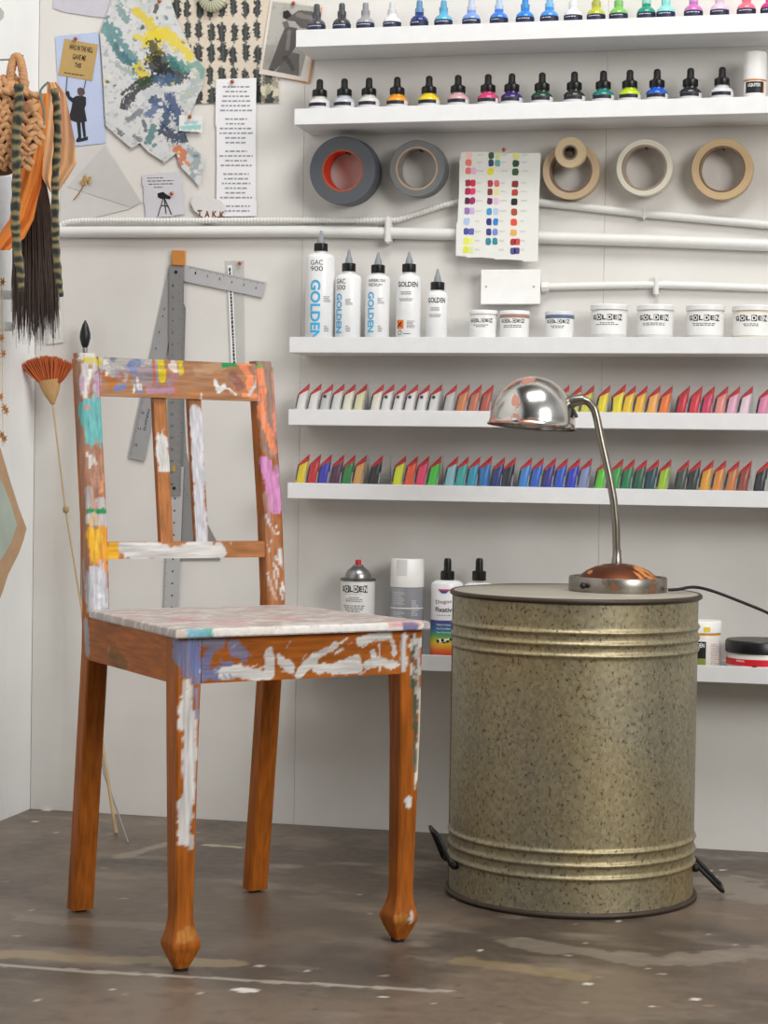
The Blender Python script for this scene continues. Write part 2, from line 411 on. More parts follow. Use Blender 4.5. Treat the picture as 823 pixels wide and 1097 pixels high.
sb([(160, 417), (185, 418)], 4, (196, 150, 178), .8); sb([(182, 410), (190, 400)], 4, (172, 140, 168), .7)
sb([(163, 396), (168, 412)], 3, (150, 140, 172), .8)
sb([(173, 384), (174, 406)], 4, (222, 200, 36)); sb([(193, 382), (194, 398)], 3, (222, 200, 60)); sb([(150, 381), (205, 383)], 1.8, (228, 196, 50))
sb([(186, 388), (188, 396), (183, 392)], 3, (232, 214, 206)); sb([(165, 384), (166, 412)], 1.4, (200, 110, 80)); sb([(188, 400), (189, 423)], 1.4, (206, 120, 96))
sb([(147, 405), (149, 416)], 1.8, WH); sb([(144, 413), (144, 420)], 1.2, WH); sb([(151, 412), (152, 418)], 1.3, WH); sb([(113, 388), (117, 395)], 2.4, WH); sb([(115, 400)], 2, WH)
sb([(200, 384), (262, 388)], 1.8, (160, 44, 58)); sb([(212, 397), (240, 392)], 5, (196, 160, 130), .6)
sb([(240, 391), (252, 389), (262, 392)], 3, (46, 152, 92)); sb([(248, 387), (258, 388)], 1.8, (60, 150, 80)); sb([(246, 400)], 2, (46, 152, 92))
sb([(256, 388), (272, 388)], 3, (246, 150, 108)); sb([(261, 392), (268, 404), (269, 416)], 4.5, (246, 150, 108)); sb([(262, 423), (277, 424)], 3, (246, 150, 108)); sb([(235, 386), (250, 387)], 1.4, (246, 150, 108))
sb([(250, 404), (256, 412)], 6, (150, 92, 86), .9); sb([(244, 417)], 5, (160, 104, 90), .8)
sb([(231, 409), (235, 418), (240, 414)], 3, WH); sb([(238, 414), (247, 417), (253, 423)], 1.1, WH); sb([(276, 404), (273, 414), (267, 423)], 1.6, (208, 208, 206))
# --- left post
sb([(86, 379), (106, 380)], 7, (214, 212, 204)); sb([(97, 386), (105, 388)], 4, (214, 196, 48)); sb([(93, 385)], 3, (214, 196, 60))
sb([(91, 392), (91, 424)], 3.5, (218, 214, 212)); sb([(97, 396), (94, 408), (90, 418)], 1.8, WH); sb([(103, 396)], 3, (140, 150, 190)); sb([(104, 405), (103, 424)], 4.5, (200, 158, 190)); sb([(87, 406), (88, 416)], 3, (205, 176, 196))
sb([(98, 424), (99, 432)], 4, (170, 118, 84), .9); sb([(96, 429)], 2, (130, 160, 205)); sb([(100, 428)], 1.8, WH)
sb([(92, 440), (103, 436), (102, 466)], 10, (112, 188, 188), 1, .4); sb([(94, 450), (98, 470)], 7, (112, 188, 188), 1, .4); sb([(93, 436)], 3.5, (206, 150, 140), .8)
sb([(105, 442), (106, 470)], 4, (112, 188, 188)); sb([(95, 490), (108, 520)], 9, (176, 130, 108), .85)
sb([(94, 485), (97, 500), (99, 488), (103, 497)], 1.4, WH); sb([(112, 508), (108, 528)], 1.3, (240, 160, 110)); sb([(95, 525), (96, 545)], 4, (196, 188, 190), .8)
sb([(108, 540), (112, 556)], 7, (206, 204, 206), .8)
for x in (97, 102, 107, 111): sb([(x, 547.5)], 3.4, (40, 148, 86), 1, .3)
sb([(99, 556), (112, 560)], 7, (206, 200, 204), .9); sb([(99, 572), (104, 596)], 7, (240, 178, 44), 1, .4); sb([(110, 568), (111, 598)], 5.5, (242, 170, 60), 1, .4); sb([(108, 602), (114, 608)], 4, (240, 158, 90), .9)
sb([(103, 620), (106, 650)], 12, (202, 200, 206), 1, .3); sb([(100, 610), (101, 640)], 5, (202, 200, 206)); sb([(104, 636), (111, 640), (112, 650), (103, 653), (101, 642)], 2.2, (236, 238, 242)); sb([(111, 652)], 2.4, (170, 214, 232))
# --- right post
sb([(282, 392), (290, 480)], 11, (156, 138, 130), .75, .4); sb([(278, 398), (281, 420), (281, 446)], 5, (246, 150, 108)); sb([(283, 450), (290, 468), (294, 482)], 5, (246, 150, 108)); sb([(293, 400), (295, 480)], 1.6, (240, 150, 120)); sb([(278, 392)], 2.4, (120, 180, 80))
sb([(284, 495), (291, 520), (295, 545)], 7, (222, 150, 204), 1, .5); sb([(296, 500), (300, 545)], 3, (222, 150, 204)); sb([(285, 530), (288, 560)], 4, (190, 150, 150), .7)
sb([(300, 590), (300, 602)], 3, WH); sb([(288, 560), (295, 572)], 1.2, WH); sb([(287, 615), (289, 625), (296, 642)], 1.8, WH); sb([(302, 625), (305, 633)], 1.8, WH); sb([(300, 630), (303, 642)], 1.4, WH)
sb([(290, 570), (294, 650)], 6, (190, 130, 92), .6)
# --- slats and lower rail
sb([(175, 468), (178, 498)], 9, (226, 224, 220), 1, .6); sb([(173, 505), (172, 515)], 2.5, (222, 218, 212), .9); sb([(173, 440), (180, 460)], 6, (178, 118, 68), .6)
sb([(213, 442), (214, 480), (217, 540), (218, 578)], 9.5, (214, 213, 220), 1, .45); sb([(206, 430), (208, 470)], 3, (184, 120, 72), .9); sb([(213, 545)], 2.6, WH)
sb([(124, 582), (122, 596)], 7, (244, 184, 50), 1, .5); sb([(135, 584), (150, 596), (165, 584)], 8, (226, 224, 222), 1, .4); sb([(140, 588), (180, 592)], 9, (224, 222, 220), 1, .5); sb([(143, 590)], 2, (150, 90, 140)); sb([(190, 594), (236, 590)], 9, (228, 226, 222), 1, .6); sb([(205, 584), (225, 584)], 5, (226, 224, 222)); sb([(256, 588), (257, 596)], 1.2, WH); sb([(249, 582)], 3, (226, 190, 170)); sb([(266, 586), (266, 592)], 1.1, WH)
# --- front apron and front legs
sf([(192, 690), (212, 722)], 12, (134, 142, 176), .85, 1); sf([(208, 688), (211, 720)], 5, (128, 142, 196), .9); sf([(194, 706)], 8, (132, 140, 176), .8)
sf([(222, 688), (236, 690)], 6, (134, 138, 160), .9, 1); sf([(224, 700), (222, 722)], 6, (122, 136, 186), .8, 1); sf([(232, 722), (246, 716)], 7, (126, 138, 182), .9); sf([(250, 690), (262, 700)], 6, (134, 140, 172), .8, 1)
sf([(240, 722), (258, 718)], 6, WH, 1, .5); sf([(236, 717), (250, 700)], 1, WH); sf([(256, 718), (276, 724)], 6, WH, 1, .5); sf([(248, 695), (256, 689)], 1.4, (200, 200, 206)); sf([(262, 723), (290, 724)], 4.5, WH)
sf([(288, 700), (290, 716)], 5, WH, .95, .8); sf([(302, 708), (312, 716)], 6, WH, .95, .9); sf([(322, 720), (338, 706)], 6, WH, 1, .8); sf([(335, 706), (360, 692)], 3.5, (230, 226, 220), .9, .9); sf([(342, 716), (385, 716)], 6, WH, 1, .7); sf([(365, 712), (384, 706)], 4, WH, .9, .9)
sf([(386, 687), (398, 683), (416, 680)], 5, WH, 1, .5); sf([(420, 682), (424, 700)], 3, WH, .9, .9); sf([(400, 700), (404, 708), (424, 712)], 4.5, WH, 1, .7); sf([(407, 690), (408, 718)], 1.8, WH, .9); sf([(394, 712), (412, 710)], 4, WH, .9)
sf([(201, 745), (198, 775)], 6.5, WH, 1, .8); sf([(204, 770), (203, 860)], 7, (232, 230, 228), 1, .5); sf([(200, 860), (199, 898)], 8, (230, 228, 226), 1, .6); sf([(205, 900), (204, 910)], 5, WH, .8, 1); sf([(210, 740), (212, 770)], 2, (150, 156, 188), .8); sf([(196, 1003), (204, 1001)], 7, (206, 146, 70), .6); sf([(415, 985), (436, 985)], 5, (206, 146, 70), .5)
sf([(433, 682), (433, 716)], 3.4, WH, 1, .6); sf([(443, 694), (450, 688)], 5, WH, 1, .7); sf([(446, 700), (450, 720)], 3, WH, .9); sf([(441, 698), (443, 735)], 2.6, (84, 92, 68), .9, 1); sf([(444, 730), (446, 790)], 2.6, (78, 88, 66), .9, 1); sf([(441, 682)], 2, (60, 70, 90)); sf([(447, 720), (449, 760)], 3, (230, 226, 214), .7, 1)
sf([(452, 740), (446, 860)], 2.4, (238, 232, 214), 1, .4); sf([(446, 860), (441, 985)], 1.6, (238, 234, 220), 1, .3); sf([(440, 862), (439, 858)], 4.5, WH, 1, .5); sf([(440, 985), (443, 998), (434, 1008)], 2, WH, 1, .4); sf([(445, 795), (446, 825)], 3, (96, 110, 96), .8, .9); sf([(428, 900), (428, 940)], 1, (230, 180, 110), .8); sf([(424, 957)], 1, (240, 220, 170))
feather(sf, [(225, 720), (300, 718), (380, 714), (424, 712)], 1.4, WH, 60, (6, 3), (7, -3), 1)
feather(sf, [(335, 705), (372, 690), (418, 684)], 1.3, WH, 34, (6, 3), (8, -5), 2)
feather(sf, [(290, 702), (320, 704), (345, 700)], 1.2, (214, 206, 204), 22, (6, 6), (4, -6), 3, .8)
feather(sf, [(200, 735), (204, 800), (200, 900)], 1.3, WH, 46, (3.6, 6), (1, 18), 4)
feather(sf, [(200, 695), (235, 700), (262, 705)], 1.6, (126, 138, 184), 40, (5, 10), (3, 3), 5, .8)
feather(sf, [(445, 690), (446, 790)], 1.1, (96, 104, 84), 30, (2.2, 6), (0, 14), 6)
feather(sf, [(446, 690), (447, 740)], 1.1, WH, 20, (2.6, 6), (0, 10), 7)
feather(sf, [(230, 684), (420, 680)], .8, (214, 130, 50), 26, (8, 3), (10, 0), 8, .6)
feather(sb, [(115, 400), (200, 400), (270, 405)], 1.4, (158, 128, 110), 60, (10, 9), (6, 1), 9, .6)
feather(sb, [(115, 392), (160, 395)], 1.3, (150, 154, 176), 30, (8, 7), (3, 3), 10, .8)
feather(sb, [(97, 380), (100, 430)], 1.1, (206, 200, 200), 24, (5, 6), (0, 6), 11, .8)
feather(sb, [(103, 440), (100, 475)], 1.3, (120, 196, 194), 18, (4, 6), (0, 8), 12, .8)
feather(sb, [(100, 480), (106, 540)], 1.1, (196, 150, 130), 24, (4, 8), (1, 8), 13, .7)
feather(sb, [(103, 560), (106, 600)], 1.3, (244, 196, 70), 22, (4, 8), (0, 7), 14, .8)
feather(sb, [(104, 612), (106, 650)], 1.3, (222, 222, 230), 20, (4, 8), (0, 8), 15, .8)
feather(sb, [(214, 432), (218, 576)], 1.2, (222, 222, 228), 40, (3, 6), (0, 12), 16)
feather(sb, [(173, 460), (176, 505)], 1.1, WH, 18, (3, 6), (1, 9), 17)
feather(sb, [(130, 590), (228, 590)], 1.2, WH, 40, (6, 4), (7, 1), 18)
feather(sb, [(285, 395), (295, 480), (293, 540)], 1.1, (150, 128, 124), 30, (4, 8), (1, 9), 19, .6)
feather(sb, [(288, 560), (300, 648)], .9, WH, 14, (4, 8), (2, 7), 20)
# --- side apron
ss([(168, 700), (172, 714)], 3.2, (176, 78, 118), .9, 1); ss([(120, 700), (135, 712)], 9, (104, 84, 30), .6, 1); ss([(179, 700), (180, 720)], 5, (90, 100, 100), .7); ss([(117, 693), (114, 699)], 1, (180, 160, 120)); ss([(101, 664), (182, 682)], 1.6, (60, 30, 18), .6)
strokes_side.append(([onc(92, 668, u=-.163), onc(94, 698, u=-.163)], .008, (168, 166, 166), 1, .3)); strokes_side.append(([onc(89, 600, u=-.163), onc(91, 640, u=-.163)], .002, (168, 166, 166), 1, .3))
strokes_side.append(([onc(84, 380, u=-.163), onc(87, 470, u=-.163)], .012, (120, 108, 106), .8, .5)); strokes_side.append(([onc(86, 440, u=-.163)], .01, (150, 120, 140), .6, .5))
WOODKEEP = {}
def paint(o, sets, ybias=None):
    P = verts_np(o); C = chair_wood(P)
    for i, S in enumerate(sets):
        for j, (pts, r, c, op, rag) in enumerate(S): stroke(P, C, pts, r, c, rag, 260, op, j)
    setcol(o, C)
def cobj(name, mb, m, sets, bevel=0):
    o = obj(name, mb, m, chair, smooth=30); paint(o, sets); return o
# legs: rear (with back post), front
for u0, u1 in ((-.163, -.130), (.138, .170)):
    zs = sorted(set([.004]+[i*.0025+.006 for i in range(337)])); zs = [z for z in zs if z <= .846]
    o = cobj('leg', loftbox([(z, u0+(.0025 if z > .838 else 0), u1-(.0025 if z > .838 else 0), backv(z), backv(z)+.028) for z in zs]), WOODV, [strokes_side if u0 < 0 else [], strokes_back])
    g = MB().lathe([(.009, 0), (.010, .005)], 16, ((u0+u1)/2, backv(0)+.014, 0)); obj('glide', g, GLIDE, o)
for ou, sg in ((-.188, 1), (.2, -1)):
    tab = [(.004, .0110, .0290), (.020, .0042, .0362), (.033, -.0006, .0410), (.040, -.0004, .0408), (.050, .0022, .0370), (.060, .0044, .0336), (.075, .0052, .0320), (.3, .0005, .0335), (.42, 0, .037), (.45, 0, .037)]
    zs = [.004+i*.0025 for i in range(179)]; rings = []
    for z in zs:
        a, w = smoothtab(tab, z) if .05 < z < .4 else interp(tab, z)
        u = (ou+sg*a, ou+sg*(a+0)+sg*0); 
        lo, hi = (a, w) if sg > 0 else (a, w)
        ua, ub = sorted((ou+sg*a, ou+sg*w)); rings.append((z, ua, ub, .015+a, .015+w))
    o = cobj('leg', loftbox(rings), WOODV, [strokes_side if sg > 0 else [], strokes_front])
    g = MB().lathe([(.010, 0), (.0105, .005)], 16, (ou+sg*.021, .015+.021, 0)); obj('glide', g, GLIDE, o)
vt = backv(.81)
cobj('top_rail', cbox(-.1305, .1385, backv(.782)+.001, backv(.782)+.023, .782, .841, shear=backv(.841)-backv(.782)), WOODH, [strokes_back])
cobj('lower_rail', cbox(-.1305, .1385, backv(.55)+.003, backv(.55)+.022, .537, .562, shear=.002), WOODH, [strokes_back])
for u in (-.029, .031):
    cobj('back_slat', cbox(u-.0105, u+.0105, backv(.562)+.007, backv(.562)+.018, .561, .783, shear=backv(.783)-backv(.562)), WOODV, [strokes_back])
cobj('apron', cbox(-.1515, .1635, .016, .036, .388, .4505), WOODH, [strokes_front])
def slab(p0, p1, th, z0, z1):             # upright board between two plan points, th to the right of p0->p1
    p0, p1 = Vector(p0), Vector(p1); d = (p1-p0); n = Vector((d.y, -d.x)).normalized()*th; q = [p0, p1, p1+n, p0+n]
    return gridbox([(a.x, a.y, z0) for a in q]+[(a.x, a.y, z1) for a in q], (int(d.length/.0022), 6, int((z1-z0)/.0022)))
cobj('apron', slab((-.185, .049), (-.1625, .37), .018, .388, .4505), WOODS, [strokes_side])
cobj('apron', slab((.179, .37), (.197, .049), .018, .388, .4505), WOODH, [[]])
cobj('apron', cbox(-.1305, .1385, .372, .39, .395, .4505, .004), WOODH, [[]])
# seat
def seatmesh():
    mb = MB(); nu, nv = 170, 150
    def edge(v):                         # half widths at depth v (0..1)
        return -.197+(.197-.164)*v, .204-(.204-.174)*v
    def pt(i, j, z, ins):
        v = j/nv; l, r = edge(v); fr = .002+ins; bk = .364-ins
        return (l+ins+(r-l-2*ins)*i/nu, fr+(bk-fr)*v, z)
    layers = [(.4505, .0015), (.4525, 0), (.4585, 0), (.4615, .0012), (.463, .004)]
    rings = []
    loop = [(i, 0) for i in range(nu)]+[(nu, j) for j in range(nv)]+[(i, nv) for i in range(nu, 0, -1)]+[(0, j) for j in range(nv, 0, -1)]
    vs = []; fs = []; L = len(loop)
    for z, ins in layers: vs += [pt(i, j, z, ins) for i, j in loop]
    for a in range(len(layers)-1):
        for k in range(L): fs.append((a*L+k, a*L+(k+1) % L, (a+1)*L+(k+1) % L, (a+1)*L+k))
    mb.add(vs, fs)
    for z, ins, in ((.463, .004), (.4505, .0015)):
        mb.add([pt(i, j, z, ins) for j in range(nv+1) for i in range(nu+1)], [(j*(nu+1)+i, j*(nu+1)+i+1, (j+1)*(nu+1)+i+1, (j+1)*(nu+1)+i) for j in range(nv) for i in range(nu)])
    return mb
seat = obj('seat', seatmesh(), SEATM, chair, smooth=30)
P = verts_np(seat); C = chair_wood(P); U = (P-np.array(CO))@np.array(EX); V = (P-np.array(CO))@np.array(EY)
PS = np.stack([U*1.0, V*2.4, P[:, 2]], 1)
pal = [(186, 180, 174), (200, 194, 188), (192, 168, 168), (160, 164, 158), (178, 156, 138), (206, 200, 192), (170, 156, 156)]
for i, c in enumerate(pal*2):
    nz = fnoise(PS, 16+i*2.3, 20+i, 4); k = np.clip((nz-.50)*9, 0, .9)[:, None]; C = C*(1-k)+np.array(lin(c))*k
for x, y, r_, c in [(120, 668, 4, (60, 110, 80)), (108, 667, 3, (150, 140, 60)), (135, 672, 5, (214, 150, 165)), (150, 674, 5, (222, 160, 168)), (160, 676, 4, (170, 80, 110)), (176, 677, 4, (190, 100, 130)),
        (190, 664, 6, (206, 120, 140)), (240, 668, 8, (200, 150, 158)), (300, 663, 8, (196, 150, 150)), (330, 668, 9, (206, 196, 190)), (350, 672, 9, (228, 226, 222)), (230, 661, 5, (180, 170, 160)), (280, 672, 6, (200, 190, 180))]:
    stroke(P, C, [atz(x, y, .463), atz(x+14, y+.4, .463)], r_*.0022, c, .8, 120, .85, 4)
for a_, b_, y0, y1, c in [(198, 226, 677.5, 677.5, (110, 176, 196)), (226, 232, 677, 677, (90, 170, 160)), (232, 300, 677, 676.5, (226, 222, 214)), (300, 450, 676.5, 670, (232, 230, 226)), (186, 197, 679, 679, (206, 190, 176)), (420, 448, 668, 668, (212, 160, 160)), (436, 446, 671, 671, (120, 110, 150))]:
    stroke(P, C, [onc(a_, y0, v=.0), onc(b_, y1, v=.0)], .0065, c, .5, 200, .95, 2)
k = np.clip(((V-.345)/.01), 0, .6)[:, None]; C = C*(1-k)+np.array(lin((200, 196, 190)))*k
setcol(seat, C)

# ------------------------------------------------------------------ galvanised bin
BC = Vector((1.1241, -.4328, 0)); BH = .4867
m, nt, b = nodemat('galvanised_steel'); mp = coords(nt, (1, 1, .7))
vo = N(nt, 'ShaderNodeTexVoronoi', Scale=230, Randomness=1); nt.links.new(mp.outputs[0], vo.inputs['Vector'])
n = N(nt, 'ShaderNodeTexNoise', Scale=7, Detail=7); nt.links.new(mp.outputs[0], n.inputs['Vector'])
r1 = ramp(nt, [(.0, (122, 118, 98)), (.5, (154, 146, 118)), (1., (176, 169, 140))]); sep = N(nt, 'ShaderNodeSeparateColor'); nt.links.new(vo.outputs['Color'], sep.inputs[0]); nt.links.new(sep.outputs[0], r1.inputs[0])
r2 = ramp(nt, [(.3, (152, 150, 138)), (.7, (176, 156, 110))]); nt.links.new(n.outputs['Fac'], r2.inputs[0])
mx = nt.nodes.new('ShaderNodeMix'); mx.data_type = 'RGBA'; mx.inputs['Factor'].default_value = .5
nt.links.new(r1.outputs[0], mx.inputs['A']); nt.links.new(r2.outputs[0], mx.inputs['B'])
v2 = N(nt, 'ShaderNodeTexNoise', Scale=210, Detail=4); nt.links.new(mp.outputs[0], v2.inputs['Vector']); r3 = ramp(nt, [(.33, (120, 118, 106)), (.42, (255, 255, 255))]); nt.links.new(v2.outputs['Fac'], r3.inputs[0])
m2 = nt.nodes.new('ShaderNodeMix'); m2.data_type = 'RGBA'; m2.blend_type = 'MULTIPLY'; m2.inputs['Factor'].default_value = .75
nt.links.new(mx.outputs['Result'], m2.inputs['A']); nt.links.new(r3.outputs[0], m2.inputs['B']); nt.links.new(m2.outputs['Result'], b.inputs['Base Color'])
b.inputs['Metallic'].default_value = .72; b.inputs['Roughness'].default_value = .47
GALV = m
RIMM = mat((74, 64, 56), .5, .5, vary=.3)
binn = thing('galvanized_bin', 'upturned galvanised metal bin with ribbed bands and dark rims, used as a table', 'bin', BC)
zf = lambda y: atyb(615, y)
def atyb(x, y):
    v = ray(x, y); return (CAM+v*((BC.y-.196-CAM.y)/v.y)).z
ribs = [atyb(615, y) for y in (678.5, 691, 703.5, 914.5, 928.5, 942.5)]
prof = [(.1965, .008)]
z = .02
zs = np.arange(.012, BH-.008, .0016)
for z in zs:
    d = sum(math.exp(-((z-q)/.0032)**2) for q in ribs); prof.append((.1962+.0036*d-.0, z))
prof.append((.1962, BH-.006))
body = obj('bin_body', MB().lathe(prof, 96), GALV, binn, smooth=60)
obj('seam', MB().box(-.004, .004, -.1985, -.1955, .012, BH-.012), GALV, binn).rotation_euler = (0, 0, -math.radians(84))
def torus(R, z, r, n=96, k=10, sz=1):
    return MB().ringlathe([(R+r*math.cos(2*PI*i/k), z+r*sz*math.sin(2*PI*i/k)) for i in range(k)], n)
obj('bottom_rim', torus(.1985, .0045, .0045), RIMM, binn, smooth=60)
obj('top_rim', torus(.1985, BH-.0045, .0043), RIMM, binn, smooth=60)
TOPM = mat((168, 162, 148), .5, .15, vary=.18, vscale=12)
obj('bin_top', MB().lathe([(.197, BH-.006), (.198, BH-.0022), (.196, BH-.0012), (.05, BH-.0012)], 96), TOPM, binn, smooth=40)
IRON = mat((34, 32, 31), .5, .4)
def handle(ang, tilt):                   # swing handle hinged low on the side, hanging outward
    c = math.cos(ang); s_ = math.sin(ang); R = .1975
    lug = []; 
    for q in (-.036, .036):
        a = ang+q/R; lug.append(Vector((R*math.cos(a), R*math.sin(a), .052)))
    out = Vector((c, s_, 0)); tan = Vector((-s_, c, 0)); ctr = out*R+Vector((0, 0, .052))
    w = .034; e = out*(math.cos(tilt)*.058)+Vector((0, 0, math.sin(tilt)*.058))
    pts = [ctr-tan*w-out*.004, ctr-tan*w+out*.006, ctr-tan*(w-.002)+e*.9, ctr-tan*(w-.006)+e, ctr+tan*(w-.006)+e, ctr+tan*(w-.002)+e*.9, ctr+tan*w+out*.006, ctr+tan*w-out*.004]
    h = obj('handle', MB().tube(pts, .0033, 8), IRON, binn, smooth=50)
    for q in (-w, w): p = ctr+tan*q; obj('lug', MB().ball(p, .0075, 8, (1, 1, .9)), IRON, h, smooth=60)
handle(math.radians(202), math.radians(60)); handle(math.radians(8), math.radians(-40))

# ------------------------------------------------------------------ lamp
LP = Vector((1.187, -.385, BH-.001))
def lat(x, y, d=None):                   # pixel on the plane y = LP.y
    v = ray(x, y); return CAM+v*(((LP.y if d is None else d)-CAM.y)/v.y)
LP.x = lat(662, 630).x
lamp = thing('desk_lamp', 'old chrome gooseneck desk lamp with copper-topped base standing on the metal bin', 'lamp', LP)
def chrome(name, tint, patch, rough, seed):
    m, nt, b = nodemat(name); mp = coords(nt)
    n = N(nt, 'ShaderNodeTexNoise', Scale=28, Detail=6); n.inputs['Distortion'].default_value = .6; nt.links.new(mp.outputs[0], n.inputs['Vector']); mp.inputs['Location'].default_value = (seed, seed, 0)
    sx = N(nt, 'ShaderNodeSeparateXYZ'); nt.links.new(mp.outputs[0], sx.inputs[0]); m1 = N(nt, 'ShaderNodeMapRange'); nt.links.new(sx.outputs[0], m1.inputs[0])
    m1.inputs['From Min'].default_value = seed-.10; m1.inputs['From Max'].default_value = seed-.165; m1.inputs['To Max'].default_value = .085 if seed == 3 else 0
    ad = N(nt, 'ShaderNodeMath', _operation='ADD'); nt.links.new(n.outputs['Fac'], ad.inputs[0]); nt.links.new(m1.outputs[0], ad.inputs[1])
    r = ramp(nt, [(.60, tint), (.64, patch)]); nt.links.new(ad.outputs[0], r.inputs[0]); nt.links.new(r.outputs[0], b.inputs['Base Color'])
    rm = ramp(nt, [(.60, 1.0), (.66, .2)]); nt.links.new(ad.outputs[0], rm.inputs[0]); nt.links.new(rm.outputs[0], b.inputs['Metallic'])
    b.inputs['Roughness'].default_value = rough; return m
CHR = chrome('worn_chrome', (196, 194, 190), (188, 130, 112), .2, 3); CHB = chrome('tarnished_nickel', (150, 144, 136), (128, 92, 70), .33, 7); COP = chrome('bare_copper', (122, 74, 54), (206, 130, 66), .45, 1)
obj('lamp_base', MB().lathe([(.079, 0), (.0798, .003), (.0798, .021), (.0785, .0235), (.074, .0235), (.073, .021), (.01, .021)], 72), CHB, lamp, smooth=40)
obj('dome', MB().lathe([(.0655, .0205), (.060, .026), (.050, .0335), (.038, .039), (.024, .043), (.012, .0445), (.002, .0445)], 64), COP, lamp, smooth=60)
def ll(x, y): return lat(x, y)-LP
obj('base_switch', MB().ball((ll(631, 625)).xz[:1]+(-.0745,)+(.012,) if False else (ll(631, 625).x, -.0725, .011), .0055, 8), BLACK, lamp, smooth=60)
neckp = [(661, 600), (660.5, 580), (660, 560), (657.5, 535), (653, 510), (648, 488), (643.5, 468), (640, 450), (637, 438), (631, 431), (623, 428)]
npt = [ll(*p) for p in neckp]
obj('collar', MB().lathe([(.0082, .043), (.0082, .052), (.0072, .054), (.0072, .0668)], 24, (npt[0].x, 0, 0)), CHB, lamp, smooth=40)
# flexible neck: finely ribbed
fine = []
for i in range(len(npt)-1):
    for k in range(14): fine.append(npt[i].lerp(npt[i+1], k/14))
fine.append(npt[-1])
for _ in range(6): fine = [fine[0]]+[(fine[i-1]+fine[i]+fine[i+1])/3 for i in range(1, len(fine)-1)]+[fine[-1]]
fine = [fine[0].lerp(fine[1], .0)]+fine[1:]
obj('gooseneck', MB().tube([Vector((p.x, 0, p.z)) for p in fine], [.0062+(.0004 if i % 2 else 0) for i in range(len(fine))], 16), mat((140, 134, 124), .3, .95), lamp, smooth=75)
jc = ll(612, 431)
obj('socket', MB().tube([(ll(626, 428).x, 0, ll(626, 428).z), (ll(616, 429).x, 0, ll(616, 429).z), (ll(606, 434).x, 0, ll(606, 434).z), (ll(598, 440).x, 0, ll(598, 440).z)], [.0085, .0105, .0115, .012], 16), CHB, lamp, smooth=50)
obj('shade_switch', MB().tube([(ll(613, 436).x, -.006, ll(613, 436).z), (ll(619, 447).x, -.012, ll(619, 447).z)], .003, 8), BLACK, lamp, smooth=50)
sc_ = ll(570, 457); R_ = .0705
dome = []
for i in range(25):
    t = PI/2*i/24; dome.append((max(.0005, R_*math.cos(t)), .008+.0745*math.sin(t)))
shade_prof = [(R_+.003, -.001), (R_+.0035, .001), (R_+.001, .002), (R_, .008)]+dome[1:]
inner = [(max(.0004, r-.0012), z-.0012) for r, z in reversed(shade_prof[3:])]+[(R_-.001, 0)]
sh = MB().lathe([(r, z) for r, z in shade_prof]+inner, 72)
sh.f = [f for f in sh.f if len(f) == 4]
tilt = Matrix.Rotation(math.radians(3.2), 4, 'Y')@Matrix.Rotation(math.radians(-3), 4, 'X')
for i, v in enumerate(sh.v): sh.v[i] = (tilt@v)+Vector((sc_.x, 0, sc_.z))
obj('lamp_shade', sh, CHR, lamp, smooth=60)
bu = MB().ball((0, 0, .021), .028, 16, (1, 1, .75))
bu.lathe([(.012, .02), (.013, .06)], 20)
for i, v in enumerate(bu.v): bu.v[i] = (tilt@v)+Vector((sc_.x-.002, 0, sc_.z-.002))
obj('bulb', bu, mat((226, 224, 218), .15, alpha=.4), lamp, smooth=60)
cp = [(716, 632, -.40), (728, 631.5, -.40), (738, 629, -.37), (748, 629, -.345), (764, 633, -.33), (785, 641, -.32), (805, 649, -.31), (825, 657, -.30), (860, 680, -.28), (900, 740, -.24)]
cpts = [lat(x, y, d)-LP for x, y, d in cp]
f2_ = []
for i in range(len(cpts)-1):
    for k in range(6): f2_.append(cpts[i].lerp(cpts[i+1], k/6))
f2_.append(cpts[-1])
for _ in range(5): f2_ = [f2_[0]]+[(f2_[i-1]+f2_[i]+f2_[i+1])/3 for i in range(1, len(f2_)-1)]+[f2_[-1]]
for p in f2_: p.z = max(p.z, .0032) if (p+LP-BC).xy.length < .205 else p.z
f2_ += [Vector((f2_[-1].x+.12, f2_[-1].y+.05, .05-LP.z)), Vector((f2_[-1].x+.2, f2_[-1].y+.08, .004-LP.z))]
obj('power_cord', MB().tube(f2_, .0026, 8), RUBBER, lamp, smooth=60)

# ------------------------------------------------------------------ picture ledges
LIP = {}
def ledge(name_label, x0, ztop, zbot, x1=1.72, d=.12):
    t = thing('wall_shelf', name_label, 'shelf', (x0, 0, zbot), group='white picture ledges')
    L = x1-x0
    obj('shelf_board', MB().box(0, L, -d+.009, -.0005, 0, .010), SHELFW, t, bevel=.0005, seg=1)
    obj('front_lip', MB().box(0, L, -d, -d+.0085, 0, ztop-zbot), SHELFW, t, bevel=.0006, seg=2)
    obj('back_rail', MB().box(0, L, -.010, -.0005, .0105, .028), SHELFW, t, bevel=.0005, seg=1)
    return t
SH = []
for i, (lab, x0, zt, zb) in enumerate([
    ('topmost white wall shelf, holding the slim coloured ink bottles', .5525, 1.4725, 1.4415),
    ('second white wall shelf from the top, holding the dropper bottles above the tape rolls', .5515, 1.330, 1.301),
    ('white wall shelf holding white nozzle bottles and lidded jars', .5485, .9155, .887),
    ('white wall shelf under the row of white, red and yellow paint tubes', .5487, .7835, .755),
    ('white wall shelf under the row of blue and green paint tubes', .549, .6495, .621),
    ('lowest white wall shelf, behind chair and metal bin, with the spray cans', .549, .3435, .315)]):
    SH.append(ledge(lab, x0, zt, zb))
FLR = [1.4516, 1.3111, .8971, .7651, .6311, .3251]     # top of each board
def shx(x, s, d=.06):                    # world x of a pixel column on shelf s at depth d
    yref = (22, 110, 361, 439, 520, 702)[s]; return at(x, yref, d).x
